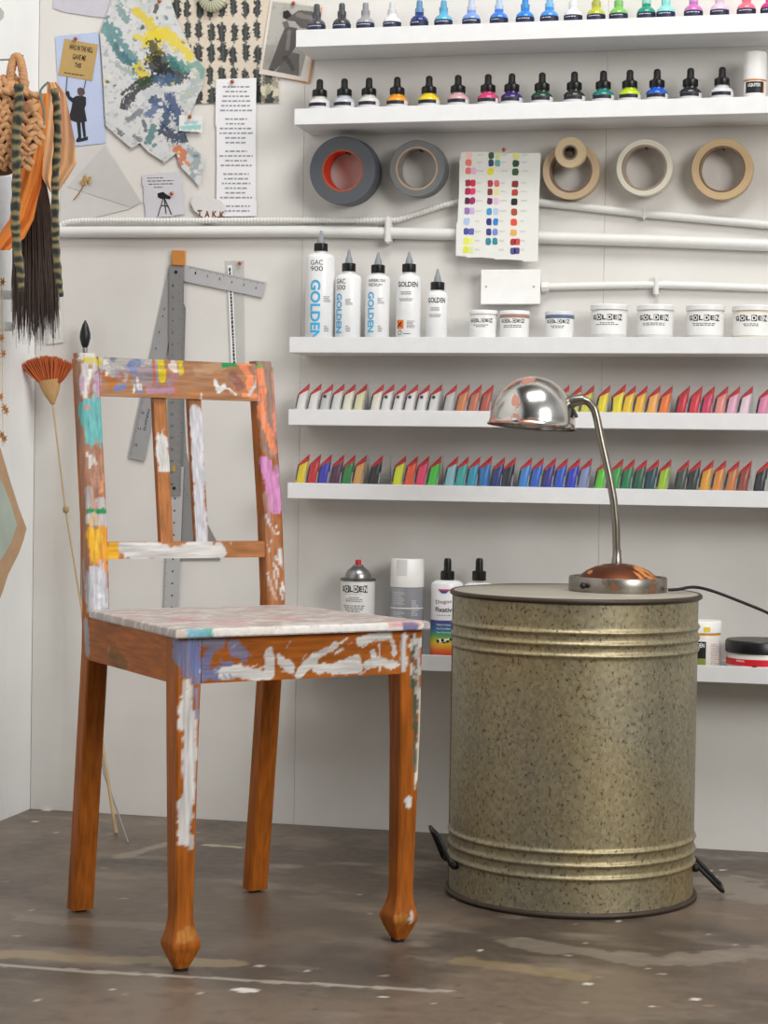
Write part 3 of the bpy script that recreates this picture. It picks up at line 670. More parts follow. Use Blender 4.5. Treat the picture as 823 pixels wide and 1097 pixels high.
def shz(x, y, d=.06): return at(x, y, d).z

# ------------------------------------------------------------------ row 1: slim ink bottles
def tinted(c, a=1): return mat(c, .18, spec=.6, alpha=a)
row1 = [(339.7, (74, 74, 80), (70, 72, 80), 'charcoal grey ink bottle, leftmost on the topmost shelf'),
 (366.6, (62, 62, 66), (72, 74, 80), 'dark grey ink bottle beside the leftmost one on the topmost shelf'),
 (391.9, (150, 152, 156), (140, 142, 148), 'pale smoky grey ink bottle between dark grey and clear bottles, topmost shelf'),
 (420.4, (216, 218, 220), (206, 208, 210), 'clear ink bottle with white cap left of the navy one'),
 (449.6, (40, 56, 120), (96, 140, 180), 'navy blue ink bottle with pale blue cap on the topmost shelf'),
 (475.5, (92, 168, 200), (88, 160, 196), 'turquoise ink bottle right of the navy one on the topmost shelf'),
 (505.4, (120, 150, 214), (190, 200, 220), 'lavender blue ink bottle with whitish cap on the topmost shelf'),
 (534.9, (60, 120, 206), (176, 196, 224), 'medium blue ink bottle with pale cap on the topmost shelf'),
 (562.8, (44, 124, 206), (60, 140, 210), 'strong blue ink bottle with blue cap, tallest blue on the topmost shelf'),
 (588.8, (64, 138, 208), (120, 180, 226), 'sky blue ink bottle just left of the clear white one'),
 (614.3, (216, 218, 222), (224, 226, 228), 'clear white ink bottle between sky blue and olive bottles'),
 (638.9, (176, 180, 60), (170, 172, 80), 'olive yellow ink bottle on the topmost shelf'),
 (662.9, (120, 180, 90), (130, 186, 110), 'leaf green ink bottle on the topmost shelf'),
 (692.6, (40, 140, 116), (150, 206, 190), 'deep teal green ink bottle on the topmost shelf'),
 (713.4, (130, 204, 200), (150, 212, 208), 'pale aqua ink bottle right of the deep teal one'),
 (743, (186, 110, 172), (206, 150, 196), 'orchid purple ink bottle on the topmost shelf'),
 (771, (206, 180, 204), (224, 206, 220), 'pale lilac ink bottle right of the orchid one'),
 (799.7, (220, 104, 126), (224, 130, 146), 'coral pink ink bottle near the right end of the topmost shelf'),
 (825, (196, 60, 130), (206, 90, 150), 'magenta ink bottle at the right edge, topmost shelf')]
for i, (x, c, cc, lab) in enumerate(row1):
    px = shx(x, 0); h = shz(x, 33, .06)
    t = thing('ink_bottle', lab, 'bottle', (px, -.062, FLR[0]), group='slim ink bottles on the topmost shelf')
    zt = (1.531-FLR[0])+rnd.uniform(-.002, .002)
    obj('bottle_body', MB().lathe([(.0150, 0), (.0165, .002), (.0166, .041), (.0155, .0455), (.012, .0495), (.0082, .052), (.0078, .057)], 28), tinted(c), t, smooth=40)
    obj('label', band(MB(), .0167, .018, .0408, n=28), mat((30, 34, 66), .5), t)
    obj('lettering', wrap(MB(), dashes(.026, .0035, 1, i), .0167, 0, .0372, .0005), mat((206, 208, 216), .5), t)
    obj('cap', MB().lathe([(.0082, .0572), (.0082, .0645), (.0060, .0655), (.0056, zt-.004), (.0048, zt-.001), (.0030, zt)], 20), mat(cc, .3, alpha=.9), t, smooth=40)

# ------------------------------------------------------------------ row 2: dropper bottles
row2 = [(342.7, (208, 208, 204), 'clear dropper bottle, leftmost on the second shelf'), (369.2, (186, 190, 200), 'clear dropper bottle with greyish ink, right of the leftmost one'), (395.5, (204, 204, 200), 'clear dropper bottle just left of the orange one'),
 (425.7, (224, 150, 40), 'orange ink dropper bottle'), (459.8, (226, 196, 30), 'bright yellow ink dropper bottle'), (490.9, (196, 158, 160), 'dusty pink ink dropper bottle'),
 (523, (200, 60, 110), 'magenta ink dropper bottle'), (548.4, (58, 40, 100), 'deep violet ink dropper bottle'), (580.8, (34, 66, 48), 'dark green ink dropper bottle'),
 (615.3, (46, 44, 42), 'brownish black ink dropper bottle'), (646.3, (32, 118, 112), 'teal ink dropper bottle'), (674.7, (176, 206, 30), 'lime green ink dropper bottle'),
 (703.8, (30, 86, 190), 'bright blue ink dropper bottle'), (739.6, (40, 40, 44), 'black ink dropper bottle right of the bright blue one'), (773.5, (200, 202, 206), 'clear dropper bottle at the right, beside the white capped jar')]
for i, (x, c, lab) in enumerate(row2):
    px = shx(x, 1)
    t = thing('dropper_bottle', lab+(' on the second shelf' if 'shelf' not in lab else ''), 'bottle', (px, -.062, FLR[1]), group='dropper bottles on the second shelf')
    b_ = obj('bottle_body', MB().lathe([(.0185, 0), (.0198, .002), (.0200, .0375), (.0188, .0415), (.0150, .0450), (.0118, .0465), (.0116, .0505)], 32), tinted(c), t, smooth=40)
    obj('label', band(MB(), .0201, .008, .0370, n=28), mat((206, 206, 208), .5), t)
    obj('lettering', band(MB(), .0202, .0305, .0368, -1.0, .9, 16, .0004), mat((26, 26, 40), .5), t)
    obj('cap', MB().lathe([(.0135, .0500), (.0138, .0505), (.0138, .0610), (.0118, .0628), (.008, .063)], 24), BLACK, t, smooth=35)
    obj('dropper_bulb', MB().lathe([(.0088, .063), (.0066, .066), (.0062, .073), (.0064, .0775), (.0052, .0810), (.0025, .0826)], 20), RUBBER, t, smooth=50)
px = shx(808.6, 1); t = thing('paint_jar', 'white jar with tall white cap and black label, right end of the second shelf', 'jar', (px, -.062, FLR[1]))
obj('jar_body', MB().lathe([(.0185, 0), (.0195, .002), (.0195, .054)], 32), mat((230, 228, 226), .3), t, smooth=40)
obj('neck_ring', MB().lathe([(.0188, .0535), (.0198, .054), (.0198, .057)], 32), mat((190, 120, 70), .4), t, smooth=40)
zt = shz(808, 57)-FLR[1]
obj('cap', MB().lathe([(.0198, .057), (.0202, .058), (.0200, zt-.002), (.018, zt)], 32), WHITE, t, smooth=40)
obj('label', band(MB(), .0196, .033, .0525, -.85, .85, 16), INK, t); obj('lettering', wrap(MB(), text2d('LIQUITEX', .022, .0065, 0, .02), .0196, 0, .046, .0007), WHITE, t)
obj('label_edge', band(MB(), .0197, .033, .0525, .86, 1.0, 3), mat((214, 140, 90), .4), t)

# ------------------------------------------------------------------ tape rolls
def tape(name, lab, x, y, R, r, w, cside, ccore, lining, gap=.001, core_t=.003, cat='tape roll', grp='tape rolls hung in a row'):
    c = at(x, y, gap+w); c.y = 0
    th = math.radians(4); t = thing(name, lab, cat, (c.x, -gap-R*math.sin(th), c.z), group=grp); t.rotation_euler.x = th
    m = mat(cside, .6, vary=.08)
    mm, nt, b = nodemat('tape_windings'); tc = N(nt, 'ShaderNodeTexCoord'); sp = N(nt, 'ShaderNodeSeparateXYZ'); nt.links.new(tc.outputs['Object'], sp.inputs[0])
    cb = N(nt, 'ShaderNodeCombineXYZ'); nt.links.new(sp.outputs[0], cb.inputs[0]); nt.links.new(sp.outputs[2], cb.inputs[1])
    ln = N(nt, 'ShaderNodeVectorMath', _operation='LENGTH'); nt.links.new(cb.outputs[0], ln.inputs[0])
    wv = N(nt, 'ShaderNodeTexNoise', Scale=900, Detail=2, _noise_dimensions='1D'); nt.links.new(ln.outputs['Value'], wv.inputs['W'])
    rp = ramp(nt, [(.3, tuple(int(q*.86) for q in cside)), (.7, cside)]); nt.links.new(wv.outputs['Fac'], rp.inputs[0]); nt.links.new(rp.outputs[0], b.inputs['Base Color']); b.inputs['Roughness'].default_value = .5
    obj('tape_winding', MB().ringlathe([(r+core_t, 0), (R-.001, 0), (R, .001), (R, w-.001), (R-.001, w), (r+core_t, w)], 72, axis='y'), mm, t, smooth=40)
    obj('core', MB().ringlathe([(r, .0005), (r+core_t, .0005), (r+core_t, w+.0004), (r, w+.0004)], 72, axis='y'), mat(ccore, .6, vary=.25, vscale=60), t, smooth=40)
    if lining: obj('core_lining', MB().ringlathe([(r-.0004, .001), (r, .001), (r, w), (r-.0004, w)], 72, axis='y'), mat(lining, .6, vary=.35, vscale=50), t, smooth=40)
    return c
def nail(c, zoff, w, lab, name='nail'):
    o = obj(name, MB().tube([(c.x, -.0005, c.z+zoff), (c.x+.001, -w, c.z+zoff)], .0012, 8).tube([(c.x+.001, -w, c.z+zoff), (c.x+.001, -w-.001, c.z+zoff)], .0028, 10), mat((50, 46, 44), .4, .7), world=True)
    tag(o, lab, 'nail', 'nails holding the tape rolls')
c = tape('duct_tape', 'thick slate grey duct tape roll with an orange core, leftmost', 367.5, 181, .0625, .036, .052, (88, 92, 100), (150, 84, 60), (206, 62, 30)); nail(c, .0343, .03, 'dark nail inside the orange-cored duct tape roll')
c = tape('duct_tape', 'slimmer grey duct tape roll with a cardboard core, beside the orange-cored roll', 447, 179, .0515, .0365, .044, (118, 121, 124), (176, 150, 124), (150, 144, 138)); nail(c, .0348, .026, 'dark nail inside the grey duct tape with cardboard core')
c = tape('masking_tape', 'tan masking tape roll with the small roll hung over it', 612, 182, .0515, .036, .030, (206, 182, 148), (120, 92, 74), (150, 132, 112)); c3 = c
nail(c, .0343, .058, 'dark nail carrying both the tan and the small masking tape')
c = tape('masking_tape', 'small cream masking tape roll hanging in front of a larger tan roll', 611, 162.5, .0275, .0105, .022, (214, 194, 156), (120, 104, 88), (90, 78, 68), gap=.0365)
c = tape('masking_tape', 'cream white masking tape roll, fourth large roll from the left', 690.7, 178, .050, .0375, .044, (226, 220, 204), (150, 128, 108), (176, 164, 150)); nail(c, .0358, .036, 'dark nail inside the cream white masking tape roll')
c = tape('masking_tape', 'tan masking tape roll, rightmost of the hanging rolls', 774, 180, .054, .038, .034, (212, 184, 142), (120, 92, 72), (156, 134, 110)); nail(c, .0363, .030, 'dark nail inside the rightmost tan masking tape roll')

# ------------------------------------------------------------------ conduits
def wallpipe(name, lab, cat, pts, r, m, d=None, ribs_=0, n=14):
    d = d or r+.001; P_ = [at(x, y, d) for x, y in pts]
    for p in P_: p.y = -d
    f = []
    for i in range(len(P_)-1):
        k = max(2, int((P_[i+1]-P_[i]).length/(.0016 if ribs_ else .01)))
        for q in range(k): f.append(P_[i].lerp(P_[i+1], q/k))
    f.append(P_[-1])
    for _ in range(12 if ribs_ else 3): f = [f[0]]+[(f[i-1]+f[i]+f[i+1])/3 for i in range(1, len(f)-1)]+[f[-1]]
    R = [r+(ribs_ if (i//2) % 2 else 0) for i in range(len(f))]
    t = thing(name, lab, cat, (f[0].x, 0, f[0].z)); obj(cat+'_tube' if cat != 'pipe' else 'pipe_tube', MB().tube(f, R, n), m, t, world=True, smooth=60)
    return t
def clip(t, x, y, h, w=.012, dd=.026):
    c = at(x, y, dd); obj('clip', MB().box(c.x-w/2, c.x+w/2, -dd, -.0005, c.z-h/2, c.z+h/2), PIPEW, t, world=True, bevel=.003, seg=2)
t = wallpipe('conduit', 'thick white conduit running right across the wall below the tape rolls', 'pipe', [(60, 248.5), (200, 248.5), (330, 248), (490, 251), (580, 254.5), (700, 258), (830, 263), (1010, 270)], .0108, PIPEW)
t.name = 'conduit'; clip(t, 415, 246, .05, .011, .028)
t = wallpipe('corrugated_hose', 'ribbed white flexible hose lying on top of the thick conduit', 'hose', [(62, 250), (64, 242), (72, 238), (90, 236.5), (200, 236.5), (330, 236), (425, 236), (450, 228), (475, 220), (496, 215)], .0048, PIPEW, d=.012, ribs_=.0010, n=12)
t = wallpipe('conduit', 'thinner white conduit sloping down from the colour chart to the right edge', 'pipe', [(560, 215.5), (600, 219), (690, 229), (830, 241.5), (1010, 258)], .0072, PIPEW)
clip(t, 690, 229, .02, .008, .017)
t = wallpipe('conduit', 'short white conduit leading right from the junction box', 'pipe', [(583, 307.5), (640, 306), (703, 305), (760, 306.5), (830, 309), (1010, 313)], .0066, PIPEW)
clip(t, 703, 306, .036, .009, .017); c = at(584, 308, .009); obj('connector', MB().lathe([(.0085, 0), (.0095, .001), (.0095, .012), (.008, .013)], 8, (c.x-.006, -.0098, c.z), axis='x'), PIPEW, t, world=True)
a = at(515.5, 289, .03); b2 = at(578.5, 326, .03)
t = thing('junction_box', 'white plastic junction box under the colour chart', 'junction box', (a.x, 0, b2.z))
obj('box_body', MB().box(a.x+.002, b2.x-.002, -.026, -.0005, b2.z+.002, a.z-.002), PIPEW, t, world=True, bevel=.002)
obj('cover_plate', MB().box(a.x, b2.x, -.031, -.0262, b2.z, a.z), WHITE, t, world=True, bevel=.0012)
for x in (521, 572): p = at(x, 307, .031); obj('screw', MB().lathe([(.0018, .031), (.0018, .0318)], 10, (p.x, 0, p.z), axis='y'), mat((170, 168, 164), .4, .5), t, world=True)

# ------------------------------------------------------------------ shelf 3: white nozzle bottles and jars
def golden_bottle(lab, xl, xr, ysh, ycap0, ycap1, ytip, kind):
    d = .06; z0 = FLR[2]; L = at(xl, 330, d).x; R = at(xr, 330, d).x; r = (R-L)/2*.985; cx = (L+R)/2
    t = thing('nozzle_bottle', lab, 'bottle', (cx, -d, z0), group='white nozzle bottles')
    Z = lambda y: at((xl+xr)/2, y, d).z-z0
    zs_, zc0, zc1, zt = Z(ysh), Z(ycap1), Z(ycap0), Z(ytip)
    obj('bottle_body', MB().lathe([(r*.94, 0), (r, .002), (r, zs_-.006), (r*.93, zs_-.001), (r*.72, zs_+.003), (.0105, zs_+.005), (.0105, zc0+.001)], 40), mat((228, 229, 230), .3, spec=.5), t, smooth=40)
    obj('cap', MB().lathe([(.0125, zc0), (.0128, zc0+.001), (.0128, zc1-.001), (.0118, zc1)], 24), BLACK, t, smooth=40)
    obj('nozzle', MB().lathe([(.0075, zc1), (.0068, zc1+.003), (.0062, zc1+.008), (.0040, zc1+.014), (.0032, zt-.006), (.0016, zt)], 16), mat((136, 142, 148), .35), t, smooth=50)
    blue = mat((62, 170, 218), .5); H = zs_
    if kind in ('900', '500', 'AIR'):
        yc, ln, hh, ao, yt, to, tw, th = {'900': (333.5, .112, .72, -.08, (282.6, 289.2), -.02, .87, .0088), '500': (336.5, .073, .60, -.56, (302.4, 309), -.42, .85, .0088), 'AIR': (335.3, .074, .58, -.34, (301.6, 306.2), .12, 1.45, .0056)}[kind]
        obj('brand_lettering', wrap(MB(), text2d('GOLDEN', ln, r*hh, -PI/2, .03), r, r*ao, Z(yc)), blue, t)
        w1, w2 = ('AIRBRUSH', 'MEDIUM') if kind == 'AIR' else ('GAC', kind)
        mb = MB(); wrap(mb, text2d(w1, r*tw, th, 0, .0), r, r*to, Z(yt[0])); wrap(mb, text2d(w2, r*tw*(.8 if kind == 'AIR' else 1), th, 0, .0), r, r*(to-(.12 if kind == 'AIR' else 0)), Z(yt[1])); obj('title_lettering', mb, INK, t)
        mb = wrap(MB(), dashes(r*.55, .012, 4, 3), r, r*(ao+.85), Z(yc-12)); wrap(mb, dashes(r*.35, .012, 4, 4), r, r*(ao+.8), Z(353)); obj('fine_print', mb, PRINT, t)
    else:
        zc = Z(305.6 if kind == 'X' else 322.4)
        obj('brand_lettering', wrap(MB(), text2d('GOLDEN', r*1.75, .0095, 0, .02), r, r*.12, zc), INK, t)
        mb = wrap(MB(), dashes(r*.9, .007, 2, 5, True), r, 0, zc-.016); wrap(mb, dashes(r*1.2, .006, 3, 6, True), r, 0, zc-.028); obj('fine_print', mb, PRINT, t)
        if kind == 'X':
            z_ = .044; obj('hazard_square', band(MB(), r, z_-.008, z_+.008, -.85, -.15, 6, .0004), mat((232, 116, 40), .5), t)
            mb = MB(); 
            for q in (-1, 1):
                ang = q*PI/4; c_, s2_ = math.cos(ang), math.sin(ang); vs = [(a*c_-b*s2_, a*s2_+b*c_) for a, b in ((-.0062, -.0013), (.0062, -.0013), (.0062, .0013), (-.0062, .0013))]
                wrap(mb, (vs, [(0, 1, 2, 3)]), r, -.5*r, z_, .0006+.0002*q)
            obj('hazard_cross', mb, INK, t); obj('side_print', wrap(MB(), dashes(r*.7, .014, 6, 8), r, r*.45, .044), PRINT, t)
            vs = []; fs = []
            for k in range(20):
                a = 2*PI*k/20
                for rr_ in (.0036, .0044): vs.append((rr_*math.cos(a), rr_*math.sin(a)))
            fs = [(2*k, 2*k+1, (2*k+3) % 40, (2*k+2) % 40) for k in range(20)]
            mb = wrap(MB(), (vs, fs), r, -r*.5, .029); wrap(mb, dashes(r*.6, .003, 1, 2), r, r*.1, .027); obj('seal_mark', mb, INK, t)
    return t
golden_bottle('tallest white nozzle bottle, reading GAC 900, at the left end of its shelf', 327.5, 358.5, 274, 261, 269.3, 247, '900')
golden_bottle('white nozzle bottle reading GAC 500, right of the tallest one', 359.5, 387, 296, 282.3, 291, 267, '500')
golden_bottle('white nozzle bottle reading AIRBRUSH MEDIUM', 391.5, 417.5, 296.8, 284, 292.8, 270, 'AIR')
golden_bottle('white nozzle bottle with an orange hazard square', 424.5, 451, 297, 283, 291.8, 269.7, 'X')
golden_bottle('smallest white nozzle bottle, at the right of the nozzle bottles', 457, 480, 314.5, 302.4, 310.8, 288, 'S')
def jar(lab, xl, xr, ytop, big, lid=(226, 227, 228), body=(222, 221, 218), ring=None, seed=1):
    d = .062; z0 = FLR[2]; L = at(xl, 345, d).x; R = at(xr, 345, d).x; r = (R-L)/2; cx = (L+R)/2; zt = at(xl, ytop, d).z-z0
    t = thing('paint_jar', lab, 'jar', (cx, -d, z0), group='white lidded jars'); lh = .010 if big else .0075
    obj('jar_body', MB().lathe([(r*.93, 0), (r*.97, .002), (r*.97, zt-lh-.004), (r*.93, zt-lh-.001), (r*.93, zt-lh+.002)], 40), mat(body, .3), t, smooth=40)
    if ring: obj('paint_ring', MB().lathe([(r*.975, zt-lh-.006), (r*.985, zt-lh-.005), (r*.985, zt-lh-.001), (r*.95, zt-lh)], 40), mat(ring, .4), t, smooth=40)
    obj('lid', MB().lathe([(r*.97, zt-lh), (r, zt-lh+.0008), (r, zt-.0015), (r*.96, zt)], 40), mat(lid, .35, alpha=1), t, smooth=40)
    zl = zt-lh-(.0135 if big else .0115); bh = .011 if big else .0072
    w = r*1.75
    lb = obj('label', band(MB(), r*.972, max(.002, zl-.03), zl+bh*.7, -1.25, 1.25, 24), mat((232, 232, 230), .5), t)
    mb = MB()
    for k in range(6): wrap(mb, ([(-w/12*.92, -bh/2), (w/12*.92, -bh/2), (w/12*.92, bh/2), (-w/12*.92, bh/2)], [(0, 1, 2, 3)]), r*.972, -w/2+w*(k+.5)/6, zl, .0004) if k in (1, 3, 5) else None
    obj('brand_blocks', mb, INK, t) if True else None
    ml, mk = MB(), MB()
    for k, ch in enumerate('GOLDEN'): wrap(ml if k % 2 else mk, text2d(ch, w/6*.74, bh*.78, 0, .03), r*.972, -w/2+w*(k+.5)/6, zl, .0007)
    obj('brand_lettering', mk, INK, t); obj('brand_lettering', ml, WHITE, t)
    obj('fine_print', wrap(MB(), dashes(w*.7, .006, 2, seed, True), r*.972, 0, zl-bh*.5-.006, .0006), PRINT, t)
jar('small white jar, leftmost of the lidded jars', 503, 533, 333, 0, seed=1)
jar('small white jar with a brownish ring under its lid, second lidded jar', 535.5, 567.5, 333.5, 0, ring=(168, 130, 116), seed=2)
jar('small white jar with a slate blue ring, standing alone under the conduit', 584, 615.5, 334, 0, ring=(96, 112, 140), lid=(206, 212, 216), seed=3)
jar('large white jar, leftmost of the four large jars', 632.5, 673, 327, 1, seed=4)
jar('large white jar, second of the four large jars', 682, 722.5, 327.3, 1, seed=5)
jar('large white jar, third of the four large jars', 734.7, 776.8, 327.6, 1, seed=6)
jar('large cream-tinted jar cut by the right edge of the photo', 784, 828, 328, 1, body=(222, 214, 196), seed=7)

# ------------------------------------------------------------------ paint tubes in clear trays
def tube_section(t, ang, H, lean, w, yaw):
    # t 0..1 from shoulder to crimp; circle blends into a slanted crimp line
    k = min(1, max(0, t)); r = .0106*(1-.03*k)
    cx = lean*k; z = .012+(H-.012)*k
    ca, sa = math.cos(ang), math.sin(ang)
    kk = k**2.8
    hx, hy = .0104*w, .0095
    x = (r*(1-kk)+hx*kk)*ca; y = (r*(1-kk)+.0012*kk)*sa
    zz = z+(x*.95*kk)
    c, s_ = math.cos(yaw*kk), math.sin(yaw*kk)
    return (cx+x*c-y*s_, x*s_+y*c, zz)
def tube_patch(a0, a1, t0, t1, H, lean, w, yaw, e=0, na=20, nt_=10, closed=False):
    vs = []; fs = []; na_ = na if closed else na+1
    for j in range(nt_+1):
        t = t0+(t1-t0)*j/nt_
        ctr = tube_section(t, 0, H, lean, w, yaw); c2 = tube_section(t, PI, H, lean, w, yaw); mid = [(p+q)/2 for p, q in zip(ctr, c2)]
        for i in range(na_):
            p = tube_section(t, a0+(a1-a0)*i/na, H, lean, w, yaw); d = Vector((p[0]-mid[0], p[1]-mid[1], 0)); d = d.normalized()*e if d.length > 1e-6 else d
            vs.append((p[0]+d.x, p[1]+d.y, p[2]))
    for j in range(nt_):
        for i in range(na): k = (i+1) % na_; fs.append((j*na_+i, j*na_+k, (j+1)*na_+k, (j+1)*na_+i))
    if closed: fs.append(tuple(reversed(range(na_)))); q = nt_*na_; fs.append(tuple(q+i for i in range(na_)))
    return MB().add(vs, fs)
def paint_tube(x, s, c, lab, dot=None, w=1, lab_on=True, wide=False, crimp=(190, 24, 32)):
    d = .062
    zlip = SH[s].location.z; px = at(x-6.5, (0, 0, 0, 440, 521)[s], d).x; z0 = FLR[s]+.0012
    H = (.066 if s == 3 else .069)-.004; lean = .0065 if not wide else .003; yaw = math.radians(18 if not wide else 3)
    if wide: w = 1.25
    t = thing('paint_tube', lab, 'paint tube', (px-lean*.45, -d, z0), group='paint tubes in the upper row' if s == 3 else 'paint tubes in the lower row')
    obj('cap', MB().lathe([(.0062, 0), (.0065, .001), (.0058, .011), (.0050, .0115)], 12), BLACK, t, smooth=40)
    A = (H-.004, lean, w, yaw)
    obj('tube_body', tube_patch(0, 2*PI, 0, .82, *A, closed=True, nt_=12), mat(c, .32, spec=.5, vary=.1), t, smooth=50)
    obj('crimp', tube_patch(0, 2*PI, .82, 1, *A, closed=True, nt_=3, e=.0003), mat(crimp, .45), t, smooth=50)
    obj('label', tube_patch(PI*1.0, PI*1.27, .20, .81, *A, e=.0003, na=6), mat((30, 28, 32), .5), t)
    if not wide: obj('print_strip', tube_patch(PI*1.80, PI*1.93, .12, .50, *A, e=.0004, na=4), mat((190, 190, 196), .5), t)
    if dot: obj('colour_dot', MB().ball(((A[1]*.55), -.0085, .012+(H-.012)*.62), .0032, 8, (1, .15, 1)), mat(dot, .5), t, smooth=60)
    return t
U = 'upper tube row'; Lw = 'lower tube row'
W_ = (222, 222, 220)
up = [(330, W_, 'white paint tube, leftmost in the upper tube row'), (342.7, W_, 'white paint tube second from the left end, upper tube row'), (355.3, (196, 196, 196), 'greyish white paint tube with a dark spot, third from left, upper tube row', (50, 40, 46)),
 (367.3, (214, 214, 212), 'white paint tube between the dark-spotted and the creamy one, upper tube row'), (379.3, (226, 222, 204), 'creamy white paint tube just left of the pale yellow one, upper tube row'), (391.6, (220, 218, 176), 'pale yellow paint tube ending the first tray, upper tube row'),
 (409.6, (226, 222, 206), 'cream paint tube without dot, first in the second tray, upper tube row'), (420.7, W_, 'white tube with a dark dot, right of the undotted cream tube', (60, 46, 50)), (433.3, (220, 219, 218), 'white tube with a plum dot in the second tray, upper tube row', (110, 50, 70)), (446, W_, 'white tube with a navy dot in the second tray, upper tube row', (40, 40, 70)), (458.6, (220, 220, 219), 'white tube with a violet dot in the second tray, upper tube row', (80, 60, 110)), (471.6, (218, 217, 215), 'white tube with a black dot ending the second tray, upper tube row', (30, 30, 30)),
 (487.7, (186, 184, 182), 'pale grey paint tube, first in the third tray, upper tube row'), (501.3, (206, 124, 70), 'orange-tan paint tube right of the pale grey one, upper tube row'), (514.2, (190, 110, 84), 'terracotta paint tube, middle of three brownish tubes left of the lamp', ), (526.9, (178, 84, 62), 'brick red-brown paint tube nearest the lamp shade on its left'),
 (608, (206, 206, 60), 'yellow-green paint tube touching the lamp shade on its right, upper tube row'), (621.4, (206, 210, 60), 'yellow-green paint tube behind the lamp neck, left one of two'), (634.5, (210, 208, 70), 'yellow-green paint tube just left of the lamp neck bend'),
 (651.7, (232, 214, 30), 'lemon yellow paint tube just right of the lamp neck, upper tube row'), (668, (232, 216, 30), 'wide yellow paint tube facing front with black label, upper tube row', None, True), (679.2, (236, 196, 40), 'golden yellow paint tube right of the wide yellow one, upper tube row'), (691.7, (238, 180, 40), 'orange-yellow paint tube in the yellow tray, upper tube row'), (705.4, (240, 172, 84), 'peach-orange paint tube beside the bright orange one, upper tube row'), (718.5, (238, 120, 40), 'bright orange paint tube ending the yellow tray, upper tube row'),
 (737, (196, 22, 48), 'crimson paint tube, first in the red tray, upper tube row'), (750.5, (212, 38, 60), 'scarlet-pink paint tube right of the crimson one, upper tube row'), (763.9, (206, 46, 92), 'raspberry paint tube in the red tray, upper tube row'), (778, (228, 140, 132), 'salmon pink paint tube in the red tray, upper tube row'), (790.7, (226, 168, 190), 'light pink paint tube in the red tray, upper tube row'), (804.5, (232, 206, 218), 'very pale pink paint tube ending the red tray, upper tube row'), (824, (222, 132, 170), 'rose pink paint tube at the right edge, upper tube row')]
lo = [(330, (228, 204, 30), 'yellow paint tube, leftmost in the lower tube row'), (342, (196, 26, 34), 'red paint tube, second from left, lower tube row'), (353.7, (50, 50, 180), 'ultramarine blue paint tube, third from left, lower tube row'), (367, (84, 36, 70), 'dark plum paint tube in the first tray, lower tube row'), (379, (30, 130, 60), 'green paint tube in the first tray, lower tube row'), (391, (216, 164, 92), 'tan ochre paint tube ending the first tray, lower tube row'),
 (408.4, (28, 28, 32), 'black paint tube standing apart after the ochre one, lower tube row'),
 (433.3, (222, 234, 40), 'fluorescent yellow paint tube, lower tube row'), (446, (244, 92, 50), 'fluorescent orange paint tube, lower tube row'), (458, (238, 60, 110), 'fluorescent pink paint tube, lower tube row'), (471, (70, 206, 60), 'fluorescent green paint tube, lower tube row'),
 (489, (142, 196, 206), 'pale aqua paint tube, lower tube row'), (500.3, (60, 170, 166), 'teal paint tube right of the pale aqua one, lower tube row'), (512.5, (44, 150, 184), 'cyan paint tube right of the teal one, lower tube row'), (525, (28, 112, 180), 'wide cobalt blue paint tube facing front, lower tube row', None, True), (539, (24, 50, 120), 'tall navy blue paint tube, lower tube row'), (550.5, (24, 28, 44), 'blue-black paint tube ending the third tray, lower tube row'),
 (568, (50, 132, 206), 'sky blue paint tube, first in the blue tray, lower tube row'), (580.5, (30, 96, 196), 'azure paint tube, second in the blue tray, lower tube row'), (593.6, (44, 44, 140), 'dark indigo paint tube in the blue tray, lower tube row'), (606.3, (30, 84, 196), 'medium blue paint tube right of the indigo one, lower tube row'), (619.4, (40, 56, 190), 'royal blue paint tube left of the grey-blue one, lower tube row'), (632, (132, 142, 186), 'grey-blue paint tube ending the blue tray, lower tube row'),
 (650, (96, 196, 50), 'lime green paint tube left of the lamp neck, lower tube row'), (665.5, (40, 160, 60), 'grass green paint tube just right of the lamp neck, lower tube row'), (678, (20, 122, 74), 'emerald paint tube in the green tray, lower tube row'), (691, (24, 94, 66), 'dark green paint tube right of the emerald one, lower tube row'), (703.8, (20, 70, 78), 'dark teal paint tube in the green tray, lower tube row'), (717, (160, 196, 40), 'yellow-green paint tube ending the green tray, lower tube row'),
 (736.4, (60, 76, 66), 'dark olive-grey paint tube, first in the earth-colour tray'), (748.9, (34, 52, 46), 'green-black paint tube right of the olive-grey one'), (762.3, (222, 160, 50), 'golden ochre paint tube in the earth-colour tray'), (775.7, (220, 142, 56), 'orange ochre paint tube in the earth-colour tray'), (790, (200, 122, 60), 'amber brown paint tube in the earth-colour tray'), (803.2, (150, 66, 46), 'rust brown paint tube ending the earth-colour tray'), (821.5, (30, 32, 38), 'black paint tube at the right edge, lower tube row')]
for s, L in ((3, up), (4, lo)):
    for e in L: paint_tube(e[0], s, e[1], e[2], dot=e[3] if len(e) > 3 else None, wide=len(e) > 4 and e[4])
